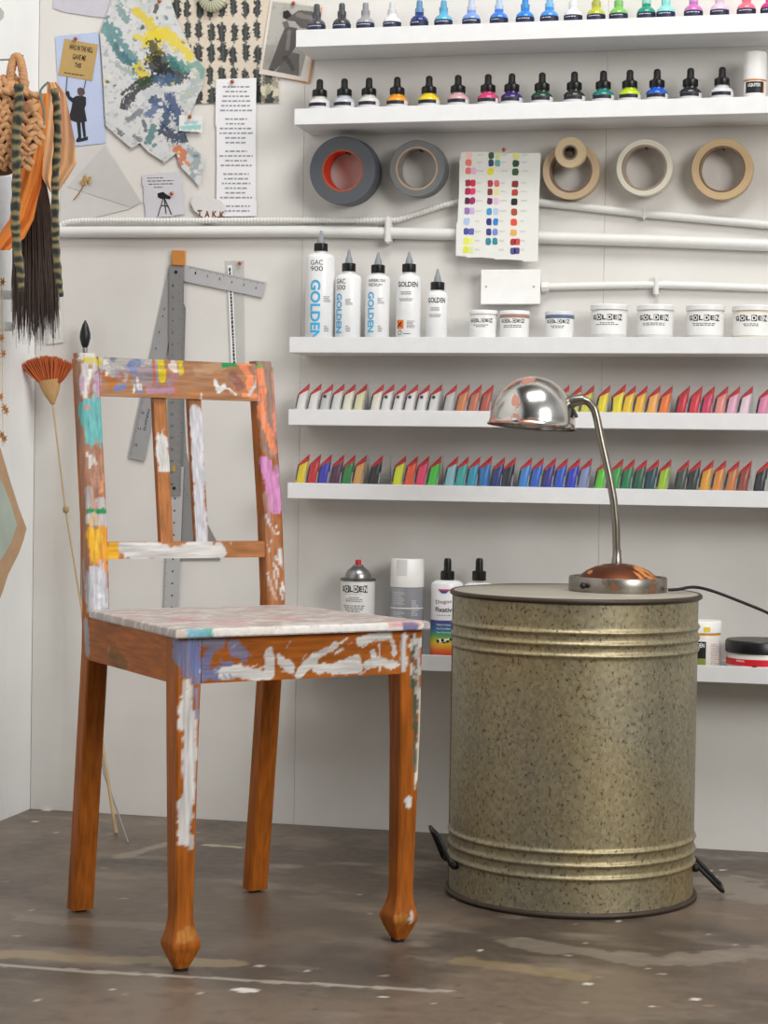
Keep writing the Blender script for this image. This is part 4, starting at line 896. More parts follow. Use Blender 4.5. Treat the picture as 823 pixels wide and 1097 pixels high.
for s, spans in ((3, [(318, 392, 'the six whitest tubes at the left end'), (396.5, 472.5, 'the white tubes with coloured dots'), (476.5, 553, 'the brownish tubes left of the lamp'), (557.5, 636, 'the yellow-green tubes behind the lamp'), (640.5, 721, 'the yellow and orange tubes'), (724.5, 806.5, 'the red and pink tubes'), (811.5, 890, 'the rose tube at the right edge')]),
                 (4, [(317.5, 392.5, 'the yellow, red, blue and ochre tubes'), (396, 416, 'the lone black tube'), (420.5, 472.5, 'the four fluorescent tubes'), (476, 552, 'the aqua to blue-black tubes'), (555.5, 634, 'the six blue tubes'), (637.5, 719, 'the six green tubes'), (723.5, 805.5, 'the earth-coloured tubes'), (809, 888, 'the black tube at the right edge')])):
    for x0, x1, lab in spans:
        a = at(x0, 440 if s == 3 else 521, .062).x; b2 = at(x1, 440 if s == 3 else 521, .062).x; z0 = FLR[s]; h = .072; T = .0006; y0, y1 = -.086, -.040
        mb = MB().box(a, b2, y0, y1, z0+.0001, z0+.0009).box(a, a+T, y0, y1, z0+.001, z0+h).box(b2-T, b2, y0, y1, z0+.001, z0+h).box(a+T, b2-T, y0, y0+T, z0+.001, z0+h*.86).box(a+T, b2-T, y1-T, y1, z0+.001, z0+h)
        tag(obj('clear_tray', mb, CLEAR, world=True), 'clear plastic tray holding '+lab+(', upper tube row' if s == 3 else ', lower tube row'), 'tray', 'clear trays for paint tubes')

# ------------------------------------------------------------------ bottom shelf
def at6(x, y, d=.06): return at(x, y, d)
z0 = FLR[5]
def cyl(x0, x1, y=650, d=.06): L = at(x0, y, d).x; R = at(x1, y, d).x; return (L+R)/2, (R-L)/2
cx, r = cyl(365, 401.5); Z = lambda y, x=383: at(x, y, .06).z-z0
t = thing('spray_can', 'white varnish spray can with silver dome and red nozzle behind the chair seat', 'spray can', (cx, -.06, z0))
obj('can_body', MB().lathe([(r*.97, 0), (r*.98, .002), (r*.98, Z(622))], 40), mat((226, 226, 224), .35, .1), t, smooth=40)
obj('rim', MB().lathe([(r*.98, Z(622)), (r*1.02, Z(621.6)), (r*1.02, Z(619.6)), (r*.96, Z(619))], 40), mat((110, 106, 102), .35, .8), t, smooth=40)
obj('dome', MB().lathe([(r*.74, Z(620)), (r*.74, Z(616)), (r*.62, Z(611)), (r*.38, Z(607.5)), (r*.3, Z(606.5)), (r*.3, Z(605))], 32), STEEL, t, smooth=50)
obj('spray_nozzle', MB().lathe([(.0055, Z(606)), (.0055, Z(600.5)), (.0045, Z(599.5))], 16), RED, t, smooth=40)
w = r*1.65; bh = .013; zl = Z(630)
mk, ml, bl = MB(), MB(), MB()
for k, ch in enumerate('GOLDEN'):
    xc = -w/2+w*(k+.5)/6
    if k % 2: wrap(bl, ([(-w/12, -bh/2), (w/12, -bh/2), (w/12, bh/2), (-w/12, bh/2)], [(0, 1, 2, 3)]), r*.98, xc, zl, .0004)
    wrap(ml if k % 2 else mk, text2d(ch, w/6*.72, bh*.8, 0, .03), r*.98, xc, zl, .0008)
obj('brand_blocks', bl, INK, t); obj('brand_lettering', mk, INK, t); obj('brand_lettering', ml, WHITE, t)
mb = wrap(MB(), dashes(w*.6, .010, 3, 4, True), r*.98, 0, zl-.019); wrap(mb, dashes(w*.8, .014, 4, 6, True), r*.98, 0, zl-.036); wrap(mb, dashes(w*.9, .001, 1, 9, True, 1), r*.98, 0, zl-.0095); obj('fine_print', mb, PRINT, t)
cx, r = cyl(418.5, 453.5, 650); Z = lambda y, x=436: at(x, y, .06).z-z0
t = thing('spray_can', 'grey spray can with a tall white plastic cap, right of the varnish can', 'spray can', (cx, -.06, z0))
obj('can_body', MB().lathe([(r*.97, 0), (r, .002), (r, Z(629))], 40), mat((158, 160, 166), .32, .35), t, smooth=40)
obj('cap', MB().lathe([(r*1.0, Z(628.5)), (r*1.01, Z(628)), (r*.985, Z(600)), (r*.93, Z(598.3))], 40), WHITE, t, smooth=40)
obj('cap_panel', wrap(MB(), ([(-.010, -.014), (.010, -.014), (.010, .014), (-.010, .014)], [(0, 1, 2, 3)]), r*1.0, -.004, Z(607), .0006), mat((214, 214, 214), .4), t)
obj('side_panel', band(MB(), r, .004, Z(630), .42, 1.5, 14, .0004), mat((138, 140, 148), .4), t)
obj('band_stripe', band(MB(), r, Z(651), Z(650), -1.5, 1.5, 20, .0006), WHITE, t)
mb = wrap(MB(), dashes(r*.8, .024, 8, 5), r, -r*.3, Z(640), .0006); wrap(mb, dashes(r*.8, .02, 8, 5), r, -r*.3, Z(660), .0006); wrap(mb, dashes(r*.5, .03, 10, 7), r, r*.75, Z(650), .0008); obj('fine_print', mb, mat((210, 212, 216), .5), t)
def pump(lab, x0, x1, xl, decorated):
    cx, r = cyl(x0, x1, 650); Z = lambda y: at((x0+x1)/2, y, .06).z-z0
    t = thing('pump_bottle', lab, 'bottle', (cx, -.06, z0), group='pump spray bottles'); sh_ = 622.5 if decorated else 625
    obj('bottle_body', MB().lathe([(r*.96, 0), (r, .002), (r, Z(sh_+5)), (r*.96, Z(sh_+2)), (r*.75, Z(sh_-.5)), (.0135, Z(sh_-1.2))], 40), mat((228, 228, 230), .3), t, smooth=40)
    obj('pump_collar', MB().lathe([(.0125, Z(622)), (.0128, Z(621)), (.0128, Z(612.5)), (.011, Z(611.5))], 24), BLACK, t, smooth=40)
    ph = MB().lathe([(.0072, Z(612)), (.0068, Z(601)), (.0060, Z(598.6)), (.004, Z(598))], 16); q = Z(603)
    ph.tube([(0, 0, q), (-.001, -.011, q+.001)], .0032, 8)
    obj('pump_head', ph, BLACK, t, smooth=40)
    if decorated:
        lb = MB(); rb = [(706, (206, 50, 40)), (696, (226, 130, 40)), (688, (228, 190, 40)), (682, (120, 176, 70)), (675, (50, 150, 130)), (668, (50, 90, 170)), (662.5, (74, 56, 140))]
        mm, nt, b = nodemat('rainbow_label'); tc = N(nt, 'ShaderNodeTexCoord'); sp = N(nt, 'ShaderNodeSeparateXYZ'); nt.links.new(tc.outputs['Object'], sp.inputs[0])
        mr = N(nt, 'ShaderNodeMapRange'); mr.inputs['From Min'].default_value = Z(702); mr.inputs['From Max'].default_value = Z(662.5); nt.links.new(sp.outputs[2], mr.inputs[0])
        rp = ramp(nt, [(0, (200, 50, 44)), (.18, (226, 110, 40)), (.36, (226, 190, 40)), (.55, (90, 160, 80)), (.72, (40, 110, 150)), (1, (76, 50, 130))]); nt.links.new(mr.outputs[0], rp.inputs[0]); nt.links.new(rp.outputs[0], b.inputs['Base Color'])
        obj('rainbow_label', band(MB(), r, .004, Z(663.5), -1.2, 1.3, 24, .0004), mm, t)
        mb = MB()
        for i, s_ in enumerate(('Retains Surface', 'Non-Toxic Matte', 'Fast Drying')): wrap(mb, text2d(s_, .026, .0032, 0, .01), r, 0, Z(668+i*4.2), .0007)
        obj('label_lettering', mb, mat((226, 226, 236), .5), t)
        obj('title_lettering', wrap(MB(), text2d('Fixative', .037, .0085, 0, .015), r, .002, Z(652), .0005), INK, t)
        obj('script_lettering', wrap(MB(), text2d('Degas', .030, .0085, .08, -.005), r, -.001, Z(644), .0005), PRINT, t)
        obj('small_lettering', wrap(MB(), dashes(.034, .0035, 1, 3, True), r, 0, Z(658), .0005), mat((150, 150, 156), .5), t)
        mb = MB(); wrap(mb, ([(-.012, .003), (.012, .003), (.009, -.000), (-.009, -.000)], [(3, 2, 1, 0)]), r, 0, Z(632), .0005); obj('logo_top', mb, mat((196, 60, 60), .5), t)
        mb = MB(); wrap(mb, ([(-.009, .0), (.009, .0), (.004, -.0045), (-.004, -.0045)], [(3, 2, 1, 0)]), r, 0, Z(632), .0005); obj('logo_bottom', mb, mat((50, 80, 160), .5), t)
        wht, blk = MB(), MB(); zz = Z(685)
        for (a, b_, r1, r2) in ((-.006, 0, .006, .0035), (.004, .001, .006, .003), (.011, .003, .004, .0022)): wrap(wht, ([(a+r1*math.cos(k*PI/6), b_+r2*math.sin(k*PI/6)) for k in range(12)], [tuple(range(12))]), r, 0, zz, .0007)
        for (a, b_, r1, r2) in ((-.010, -.001, .003, .003), (-.001, .001, .0028, .0026), (.008, -.001, .003, .002), (.013, .003, .002, .0025), (.002, -.003, .003, .001)): wrap(blk, ([(a+r1*math.cos(k*PI/6), b_+r2*math.sin(k*PI/6)) for k in range(12)], [tuple(range(12))]), r, 0, zz, .0010)
        obj('label_picture', wht, WHITE, t); obj('label_picture_dark', blk, INK, t)
pump('white fixative pump bottle with rainbow label between grey spray can and metal bin', 462, 496, 0, True)
pump('white pump bottle mostly hidden behind the metal bin, only black pump showing', 497, 529, 0, False)
cx, r = cyl(731, 773, 690); Z = lambda y, x=760: at(x, y, .06).z-z0
t = thing('paint_jar', 'white jar with a yellow-stained lid peeking out right of the metal bin', 'jar', (cx, -.06, z0))
obj('jar_body', MB().lathe([(r*.93, 0), (r*.97, .002), (r*.97, Z(680)), (r*.93, Z(678))], 40), mat((224, 218, 212), .35), t, smooth=40)
obj('paint_ring', MB().lathe([(r*.94, Z(681)), (r*.965, Z(680.5)), (r*.965, Z(677.5)), (r*.94, Z(677))], 40), mat((214, 150, 64), .4), t, smooth=40)
obj('lid', MB().lathe([(r*.98, Z(677.3)), (r, Z(677)), (r, Z(666)), (r*.96, Z(664.8))], 40), WHITE, t, smooth=40)
obj('lid_stain', band(MB(), r, Z(675.5), Z(670.5), .15, .5, 6, .0004), mat((226, 204, 50), .5), t)
obj('label', band(MB(), r*.97, .006, Z(686), -.9, .30, 16, .0004), INK, t); obj('label_foot', band(MB(), r*.97, .004, Z(704), -.9, .30, 16, .0007), mat((130, 140, 60), .5), t)
obj('fine_print', wrap(MB(), dashes(.020, .040, 12, 4), r*.97, r*.85, Z(700), .0004), mat((170, 158, 156), .5), t); obj('brand_lettering', wrap(MB(), text2d('GOLDEN', .026, .008, 0, .02), r*.97, -.006, Z(690), .0009), WHITE, t)
cx, r = cyl(777, 849, 700); Z = lambda y, x=812: at(x, y, .062).z-z0
t = thing('paint_jar', 'wide low jar with black lid and red stripe on the lowest shelf', 'jar', (cx, -.062, z0))
obj('jar_body', MB().lathe([(r*.93, 0), (r*.96, .002), (r*.96, Z(701)), (r*.93, Z(698))], 48), mat((226, 222, 216), .3), t, smooth=40)
obj('lid', MB().lathe([(r*.97, Z(698.5)), (r, Z(697.5)), (r, Z(687)), (r*.96, Z(685))], 48), BLACK, t, smooth=40)
obj('red_stripe', band(MB(), r*.96, Z(711), Z(704), n=48, e=.0004), mat((214, 36, 48), .4), t)
obj('stripe_lettering', wrap(MB(), text2d('MODELING', .016, .0032, 0, .02), r*.96, -.030, Z(706), .0008), WHITE, t)
mb = MB()
for i, (o_, w_) in enumerate([(-.030, .002), (-.026, .0035), (-.020, .0015), (-.0175, .003), (-.014, .001)]): wrap(mb, ([(0, -.006), (w_, -.006), (w_, .006), (0, .006)], [(0, 1, 2, 3)]), r*.96, o_, Z(715.5), .0006)
wrap(mb, ([(.0055*math.cos(k*PI/8), .0055*math.sin(k*PI/8)) for k in range(16)], [tuple(range(16))]), r*.96, -.004, Z(713.5), .0006)
obj('label_marks', mb, INK, t); obj('fine_print', wrap(MB(), dashes(.04, .010, 3, 4), r*.96, .03, Z(714), .0006), mat((190, 186, 180), .5), t)
# ------------------------------------------------------------------ pinned papers
def inpoly(X, Y, poly):
    ins = np.zeros(len(X), bool); n = len(poly)
    for i in range(n):
        x1, y1 = poly[i]; x2, y2 = poly[(i+1) % n]
        if y1 == y2: continue
        c = ((y1 > Y) != (y2 > Y)) & (X < (x2-x1)*(Y-y1)/(y2-y1)+x1); ins ^= c
    return ins
def topx(P):                             # wall points -> photo pixels, so printed patterns can be listed as seen
    v = P-np.array(CAM); z = v@np.array(FW); return CXP+FPX*(v@np.array(RX))/z, CYP-FPX*(v@np.array(UY))/z
SHEETM = attr_mat('printed_paper', .75, .04, .3, bump=.1, gscale=200)
CLOTHM = attr_mat('dyed_cloth', .9, .12, .1, bump=.3, gscale=500)
def sheet(name, poly, fn, d=.002, step=.0014, m=None, parent=None, base=(225, 225, 225), th=.0006):
    W = [at(x, y, d) for x, y in poly]; pw = [(p.x, p.z) for p in W]
    mb = MB().plate(pw, d-th, d); n0 = len(mb.v)
    x0, x1 = min(p[0] for p in pw), max(p[0] for p in pw); z0_, z1_ = min(p[1] for p in pw), max(p[1] for p in pw)
    gx = np.arange(x0, x1+step, step); gz = np.arange(z0_, z1_+step, step); X, Z_ = np.meshgrid(gx, gz)
    cxs = (X[:-1, :-1]+step/2).ravel(); czs = (Z_[:-1, :-1]+step/2).ravel(); ins = inpoly(cxs, czs, pw)
    nxg = len(gx); idx = np.full(X.size, -1); vs = []; fs = []
    for k in np.nonzero(ins)[0]:
        j, i = divmod(int(k), nxg-1); q = [j*nxg+i, j*nxg+i+1, (j+1)*nxg+i+1, (j+1)*nxg+i]
        for a in q:
            if idx[a] < 0: idx[a] = len(vs); vs.append((X.ravel()[a], -d-.0002, Z_.ravel()[a]))
        fs.append(tuple(int(idx[a]) for a in q))
    mb.add(vs, fs)
    me = bpy.data.meshes.new(name)
    ctr = Vector(((x0+x1)/2, 0, (z0_+z1_)/2)); off = parent.location if parent else ctr
    me.from_pydata([tuple(v-off) for v in mb.v], [], mb.f); me.materials.append(m or SHEETM)
    o = bpy.data.objects.new(name, me); link(o, parent)
    if not parent: o.location = off
    Pw = np.array([tuple(v) for v in mb.v]); px, py = topx(Pw); C = np.tile(np.array(lin(base)), (len(Pw), 1))
    fn(px, py, C, Pw); setcol(o, C); return o
def fill(C, mask, rgb, op=1.0):
    k = (mask*op)[:, None] if mask.dtype != bool else mask[:, None]*op
    C[:] = C*(1-k)+np.array(lin(rgb))*k
def seg(px, py, pts, r, rag=0, seed=0, sc=.3):
    d = np.full(len(px), 1e9); pts = pts*2 if len(pts) == 1 else pts
    for (ax, ay), (bx, by) in zip(pts[:-1], pts[1:]):
        L = (bx-ax)**2+(by-ay)**2; t = np.clip(((px-ax)*(bx-ax)+(py-ay)*(by-ay))/max(L, 1e-9), 0, 1); d = np.minimum(d, np.hypot(px-ax-t*(bx-ax), py-ay-t*(by-ay)))
    if rag: d = d+rag*r*(fnoise(np.stack([px, py, py*0], 1), sc, seed, 4)-.5)*2.4
    return np.clip((r-d)/.8+.5, 0, 1)
def pin(x, y, d, lab):
    p = at(x, y, d+.004)
    t = thing('push_pin', lab, 'pin', (p.x, -d, p.z), group='copper push pins')
    obj('pin_head', MB().ball((0, -.0048, 0), .0038, 10, (1, .8, 1)), COPPER, t, smooth=60)
    obj('pin_shaft', MB().tube([(0, 0, 0), (0, -.003, 0)], .0007, 6), STEEL, t)
# lavender paper, top left
def f(px, py, C, P): fill(C, fnoise(P, 60, 3, 3), (206, 204, 212), .5)
o = sheet('paper_sheet', [(57, -40), (57.5, 9), (70, 13), (95, 17), (114, 19), (122, 6), (128, -40)], f, base=(196, 193, 203)); tag(o, 'plain lavender grey sheet of paper at the top edge, left of the splattered paper', 'paper')
# postcard
t = thing('postcard', 'pale blue postcard of a small figure in a dark coat holding up a kraft placard', 'postcard', at(88, 97, .002))
def f(px, py, C, P): fill(C, fnoise(P, 25, 8, 3), (196, 206, 230), .5)
sheet('card', [(59.3, 39), (105.8, 34.3), (113.4, 153.2), (66, 158)], f, base=(182, 196, 226), parent=t)
def f(px, py, C, P): fill(C, fnoise(P, 90, 8, 3), (176, 146, 92), .6)
sheet('placard', [(69.3, 41.6), (104.9, 47.8), (98.5, 86.6), (62.6, 80.2)], f, d=.0030, base=(190, 160, 104), parent=t)
mb = MB()
for s_, x, y, w, h in (('WHO IN THE HELL', 87, 52, 29, 6), ('GAVE ME', 85, 61.5, 16, 6), ('THIS', 83.5, 70, 8, 5.5)):
    p = at(x, y, .0034); k = .00172; flat(mb, text2d(s_, w*k, h*k, -.17, .022), p.x, p.z, .0035)
p = at(80, 79.5, .0034); g = dashes(26*.0017, 2.4*.0017, 1, 5); c_, s2_ = math.cos(-.17), math.sin(-.17); flat(mb, ([(a*c_-b*s2_, a*s2_+b*c_) for a, b in g[0]], g[1]), p.x, p.z, .0035)
obj('placard_lettering', mb, INK, t, world=True)
def pp(pts, d): return [(at(x, y, d).x, at(x, y, d).z) for x, y in pts]
mb = MB().plate(pp([(78, 105), (82, 102.5), (89, 103), (92, 104), (92, 112), (90.5, 116), (93, 130), (83, 131.5), (73, 127.5), (76, 118), (77.5, 110), (73, 106), (70.5, 101), (71, 97), (74, 98), (75, 103)], .003), .002, .0028)
mb.plate(pp([(82, 130), (86, 130), (87, 147), (84, 148)], .003), .002, .0027); mb.plate(pp([(87, 130), (90.5, 129.5), (92, 146), (89.5, 148)], .003), .002, .0027)
mb.plate(pp([(84, 146), (88, 148), (94, 146), (94, 150), (83, 152.5), (81, 151)], .003), .002, .0028)
obj('printed_figure', mb, mat((34, 36, 42), .7), t, world=True)
mb = MB().plate(pp([(83, 95), (86, 93.5), (90, 95), (91, 100), (88, 103), (84.5, 102), (83, 99)], .003), .002, .003); obj('printed_head', mb, mat((92, 70, 70), .7), t, world=True)
mb = MB()
for a, b_ in (((72, 82), (69.5, 113)), ((92, 86), (89, 99))): mb.tube([at(*a, .0032), at(*b_, .0032)], .0007, 6)
obj('placard_poles', mb, mat((50, 60, 90), .7), t, world=True)
pin(81, 41.5, .0035, 'copper push pin at the top of the blue postcard')
# splattered palette paper
def f(px, py, C, P):
    n = fnoise(P, 40, 2, 5); fill(C, np.clip((n-.5)*4, 0, 1), (176, 180, 182), .7)
    n2 = fnoise(P, 130, 12, 3); fill(C, np.clip((n2-.6)*8, 0, 1), (150, 156, 160), .6)
    S = [([(112, 22), (125, 40), (143, 66), (148, 78)], 6, (92, 138, 142)), ([(118, 42), (132, 62), (146, 72)], 4, (64, 112, 120)), ([(128, 8), (136, 22)], 4, (120, 150, 150)), ([(112, 30), (118, 44)], 4, (110, 150, 152)),
         ([(126, 70), (140, 78)], 3, (160, 170, 170)), ([(146, 12), (160, 24), (172, 44)], 5, (216, 192, 40)), ([(160, 40), (176, 34), (196, 52), (204, 60)], 6, (224, 202, 40)), ([(158, 46), (170, 56), (160, 64)], 5, (222, 198, 36)), ([(148, 72), (156, 84)], 6, (220, 196, 50)), ([(145, 38), (158, 44)], 3, (222, 200, 60)), ([(166, 14), (168, 6)], 2, (70, 70, 60)),
         ([(164, 50), (172, 66), (180, 82)], 8, (60, 64, 50)), ([(164, 66), (176, 76), (192, 80)], 9, (40, 44, 44)), ([(134, 112), (148, 94), (170, 78)], 5, (30, 34, 40)), ([(130, 101), (150, 84)], 1.8, (40, 44, 50)), ([(152, 90), (166, 84)], 5, (50, 70, 50)),
         ([(170, 86), (186, 84)], 6, (70, 100, 130)), ([(166, 108), (180, 118), (176, 132)], 5, (44, 70, 110)), ([(182, 104), (190, 122), (196, 138)], 5.5, (50, 76, 120)), ([(160, 122), (170, 112)], 5, (90, 110, 150)), ([(196, 104), (208, 96), (216, 78)], 5, (170, 180, 178)), ([(186, 66), (200, 74)], 5, (80, 140, 130)), ([(200, 72), (214, 68), (217, 80)], 4, (120, 160, 148)), ([(180, 62), (190, 72)], 4, (54, 110, 110)),
         ([(174, 140), (186, 146), (200, 148)], 6, (30, 48, 76)), ([(158, 152), (166, 136)], 4, (80, 126, 128)), ([(188, 160), (198, 164), (192, 176)], 4, (200, 110, 70)), ([(204, 178), (198, 172)], 2, (206, 130, 90)), ([(202, 160), (212, 168), (206, 190)], 4, (150, 162, 164)), ([(126, 138), (130, 144)], 2.5, (100, 110, 116)), ([(138, 128), (150, 120)], 3, (120, 128, 136)), ([(156, 100), (170, 98)], 4, (190, 196, 200)), ([(144, 146), (150, 150)], 2.5, (110, 120, 126)), ([(154, 130), (156, 140)], 2, (90, 104, 116))]
    for i, (pts, r, c) in enumerate(S): fill(C, seg(px, py, pts, r*.92, 1.2, i, .4), c, .88)
    g = random.Random(3)
    for i in range(60): x, y = g.uniform(110, 215), g.uniform(0, 190); fill(C, seg(px, py, [(x, y), (x+g.uniform(-2, 2), y+g.uniform(-2, 2))], g.uniform(.6, 2), .6, i, .5), g.choice([(60, 70, 90), (90, 130, 140), (220, 220, 214), (120, 124, 130), (214, 200, 80)]), .85)
o = sheet('splattered_paper', [(132, -40), (118, 4), (107, 36), (110, 75), (113, 134), (128, 148), (141, 159), (150, 153), (158, 162), (176, 174), (189, 164), (193, 178), (214, 200), (219, 176), (216, 166), (203, 154), (197, 140), (208, 112), (217, 92), (220, 74), (208, 60), (190, 22), (182, -2), (176, -40)], f, d=.006, step=.0011, base=(208, 209, 209))
tag(o, 'torn mixing paper splattered with yellow, teal, navy and orange paint', 'paper')
pin(171, 1, .006, 'copper push pin at the top edge, on the splattered mixing paper')
# shibori cloth
def f(px, py, C, P):
    fill(C, fnoise(P, 200, 1, 3), (206, 194, 176), .6); g = random.Random(5)
    for i in range(-1, 8):
        x = 201+12.4*i
        for j, y in enumerate((-14, 9, 34, 58, 83, 105)):
            if x > 283 and j < 4: continue
            xx = x+g.uniform(-1, 1); yy = y+g.uniform(-2, 2)
            fill(C, seg(px, py, [(xx, yy-6), (xx, yy), (xx, yy+5)], 3.9+g.uniform(-.6, .6), .8, i*7+j, .5), (44, 52, 54), .95); fill(C, seg(px, py, [(xx, yy-11), (xx, yy+10)], 1.0, .9, i+j, .4), (90, 96, 96), .8)
    fill(C, seg(px, py, [(277, 90), (277, 112)], 2.5, .6, 3), (40, 46, 48)); fill(C, seg(px, py, [(285, 86), (295, 88)], 6, 1, 3), (110, 110, 100), .6); fill(C, seg(px, py, [(283, 106), (297, 107)], 4, 1, 3), (70, 72, 66), .7); fill(C, seg(px, py, [(288, 96)], 6, 1, 9), (206, 200, 170), .6)
o = sheet('dyed_cloth', [(170, -40), (296, -40), (297, 60), (299, 110), (207, 111), (200, 105)], f, d=.0025, step=.0012, base=(222, 210, 194), m=CLOTHM)
tag(o, 'cream cloth hand-dyed with rows of black feathery spots', 'cloth')
# photograph of a couple
t = thing('photograph', 'black and white photograph of two people kissing by a rock, partly behind the topmost shelf', 'photograph', at(310, 42, .005))
mb = MB().plate(pp([(293, 2), (345, 8), (332, 89.5), (300, 83)], .003), .0012, .0042); obj('backing_board', mb, mat((206, 150, 110), .7), t, world=True)
def f(px, py, C, P):
    inn = inpoly(px, py, [(292, 1.5), (341, 7.5), (322, 82), (281, 74)]); fill(C, inn, (176, 174, 168)); fill(C, inn & (py > 48), (150, 148, 142), .7)
    n = fnoise(P, 90, 4, 4); fill(C, inn*np.clip((n-.5)*3, 0, 1), (120, 118, 114), .5)
    for poly, c in (([(306, 28), (318, 30), (322, 42), (313, 56), (305, 66), (293, 77), (287, 76), (295, 56), (300, 42)], (92, 88, 86)), ([(303, 14), (309, 11), (313, 16), (320, 11), (334, 12), (342, 20), (336, 32), (322, 30), (316, 23), (308, 22)], (96, 92, 90)), ([(303, 12), (309, 11), (312, 17), (307, 21), (303, 19)], (44, 42, 42)), ([(302, 24), (308, 22), (310, 28), (305, 31)], (110, 104, 100)), ([(294, 78), (313, 56), (321, 58), (320, 82)], (104, 102, 100)), ([(287, 76), (292, 74), (293, 78), (288, 78)], (50, 48, 48))):
        fill(C, inpoly(px, py, poly) & inn, c)
    fill(C, seg(px, py, [(310, 34), (308, 52)], 2, .4, 3)*inn, (140, 134, 130), .7); fill(C, seg(px, py, [(320, 16), (334, 20)], 2.5, .5, 3)*inn, (136, 130, 126), .7); fill(C, seg(px, py, [(306, 62), (314, 74)], 2.5, .9, 3)*inn, (70, 68, 66), .7)
sheet('print', [(290, -1), (344, 5.5), (330, 87.5), (277.5, 79)], f, d=.005, step=.0010, base=(218, 210, 200), parent=t)
pin(314.5, 3.5, .0055, 'copper push pin at the top of the black and white photograph')
# poem strip
t = thing('printed_paper_strip', 'long narrow white strip of paper printed with verses', 'paper', at(253, 160, .005))
def f(px, py, C, P): pass
sheet('strip', [(231.5, 85), (273.8, 84), (274, 231), (232.6, 232)], f, d=.005, base=(232, 232, 236), parent=t, step=.004)
mb = MB(); y = 93; g = random.Random(9)
for st in (6, 6, 4, 6, 4):
    for k in range(st):
        x0 = 253; w = g.uniform(22, 36); x = x0-w/2
        while x < x0+w/2-1:
            l = min(g.uniform(2, 6), x0+w/2-x); a = at(x, y-.8, .0056); b2 = at(x+l, y+.8, .0056); mb.add([(a.x, -.0056, b2.z), (b2.x, -.0056, b2.z), (b2.x, -.0056, a.z), (a.x, -.0056, a.z)], [(0, 1, 2, 3)]); x += l+1.3
        y += 5.05
        if y > 228: break
    y += 4.2
    if y > 228: break
obj('printed_verses', mb, mat((148, 148, 156), .7), t, world=True)
pin(249, 87.5, .0055, 'copper push pin holding the long printed strip')
# little tag with turquoise print
t = thing('paper_tag', 'small white tag with a turquoise smudge pinned beside the splattered paper', 'paper', at(204, 133, .0085))
def f(px, py, C, P): fill(C, seg(px, py, [(196, 137), (213, 136)], 2.6, .7, 1, .4), (140, 200, 196), .9); fill(C, seg(px, py, [(199, 132), (210, 131)], 1.6, 1, 4, .4), (150, 200, 200), .9)
sheet('tag', [(192, 123.6), (216.7, 124.3), (216.7, 141.8), (192, 140)], f, d=.0085, base=(226, 226, 222), parent=t)
pin(203.5, 125, .009, 'copper push pin in the small turquoise printed tag')
# vellum with dried flower
VELL = mat((206, 204, 202), .6, alpha=.86)
t = thing('vellum_sheet', 'translucent grey sheet with a dried yellow flower, below the blue postcard', 'paper', at(110, 200, .002))
obj('vellum', MB().plate(pp([(66, 160), (113, 154), (152, 217), (138, 224), (64, 242)], .002), .0008, .0016), mat((204, 202, 199), .55), t, world=True)
obj('fold', MB().plate(pp([(112, 156), (151, 216), (140, 222), (72, 200)], .002), .0018, .0024), VELL, t, world=True)
mb = MB(); 
for i in range(26):
    a = rnd.uniform(0, 2*PI); l = rnd.uniform(3, 9); mb.tube([at(92, 193, .004), at(92+math.cos(a)*l*.9, 193+math.sin(a)*l, .005+rnd.random()*.004)], [.0007, .0002], 5)
for i in range(8): a = rnd.uniform(-1, 1); mb.ball(at(92+a*5, 193+rnd.uniform(-5, 5), .005), .0028, 6, (1, .4, .7))
obj('dried_flower', mb, mat((196, 158, 78), .8, vary=.3), t, world=True, kind='stuff'); obj('flower_stem', MB().tube([at(90, 198, .004), at(84, 208, .004), at(79, 214, .004)], .0010, 6), mat((150, 110, 60), .8), t, world=True)
# camera card
t = thing('note_card', 'small grey card with typed lines and a camera on a tripod', 'card', at(175, 211, .003))
def f(px, py, C, P): pass
sheet('card', [(152.4, 187.7), (193.3, 183.6), (198, 229.4), (156.4, 234.6)], f, d=.003, base=(204, 203, 210), parent=t, step=.004)
mb = MB()
for i, (w, y) in enumerate(((32, 191), (33, 194.3), (30, 197.6), (18, 201))): p = at(172+i*.3, y, .0034); flat(mb, dashes(w*.00165, .0034, 1, i+4, False), p.x, p.z+(.001), .0036)
obj('typed_lines', mb, PRINT, t, world=True)
mb = MB().plate(pp([(169, 207), (175, 205.5), (178, 208), (183, 211), (182, 213.5), (176, 212.5), (172, 213), (169, 211)], .0035), .003, .0037)
for a, b_ in (((175, 212), (169, 232)), ((176, 212), (178, 229)), ((176, 212), (184, 230)), ((173, 220), (181, 221))): mb.tube([at(*a, .0036), at(*b_, .0036)], .0009, 5)
obj('camera_picture', mb, INK, t, world=True)
pin(184, 207.5, .0035, 'copper push pin in the grey card with the tripod camera')
# heart
t = thing('paper_heart', 'translucent white heart reading TAKK in copper letters', 'heart', at(223, 223, .008))
hp = [(222, 236), (208, 226), (204, 217), (207, 210), (213, 208), (219, 211), (223, 216), (229, 213), (236, 214), (241, 219), (241, 226), (234, 232)]
obj('heart_shape', MB().plate(pp(hp, .008), .0062, .0085), mat((214, 213, 210), .5), t, world=True, bevel=.0006)
mb = MB()
for ch, x, y, w in (('T', 214, 228.5, 6), ('A', 222, 229.3, 6.5), ('K', 230, 229.5, 6), ('K', 238, 230, 6)): p = at(x, y, .0088); flat(mb, text2d(ch, w*.0016, .0125, 0, .03), p.x, p.z, .0089)
obj('heart_lettering', mb, mat((120, 58, 40), .45, .3), t, world=True)
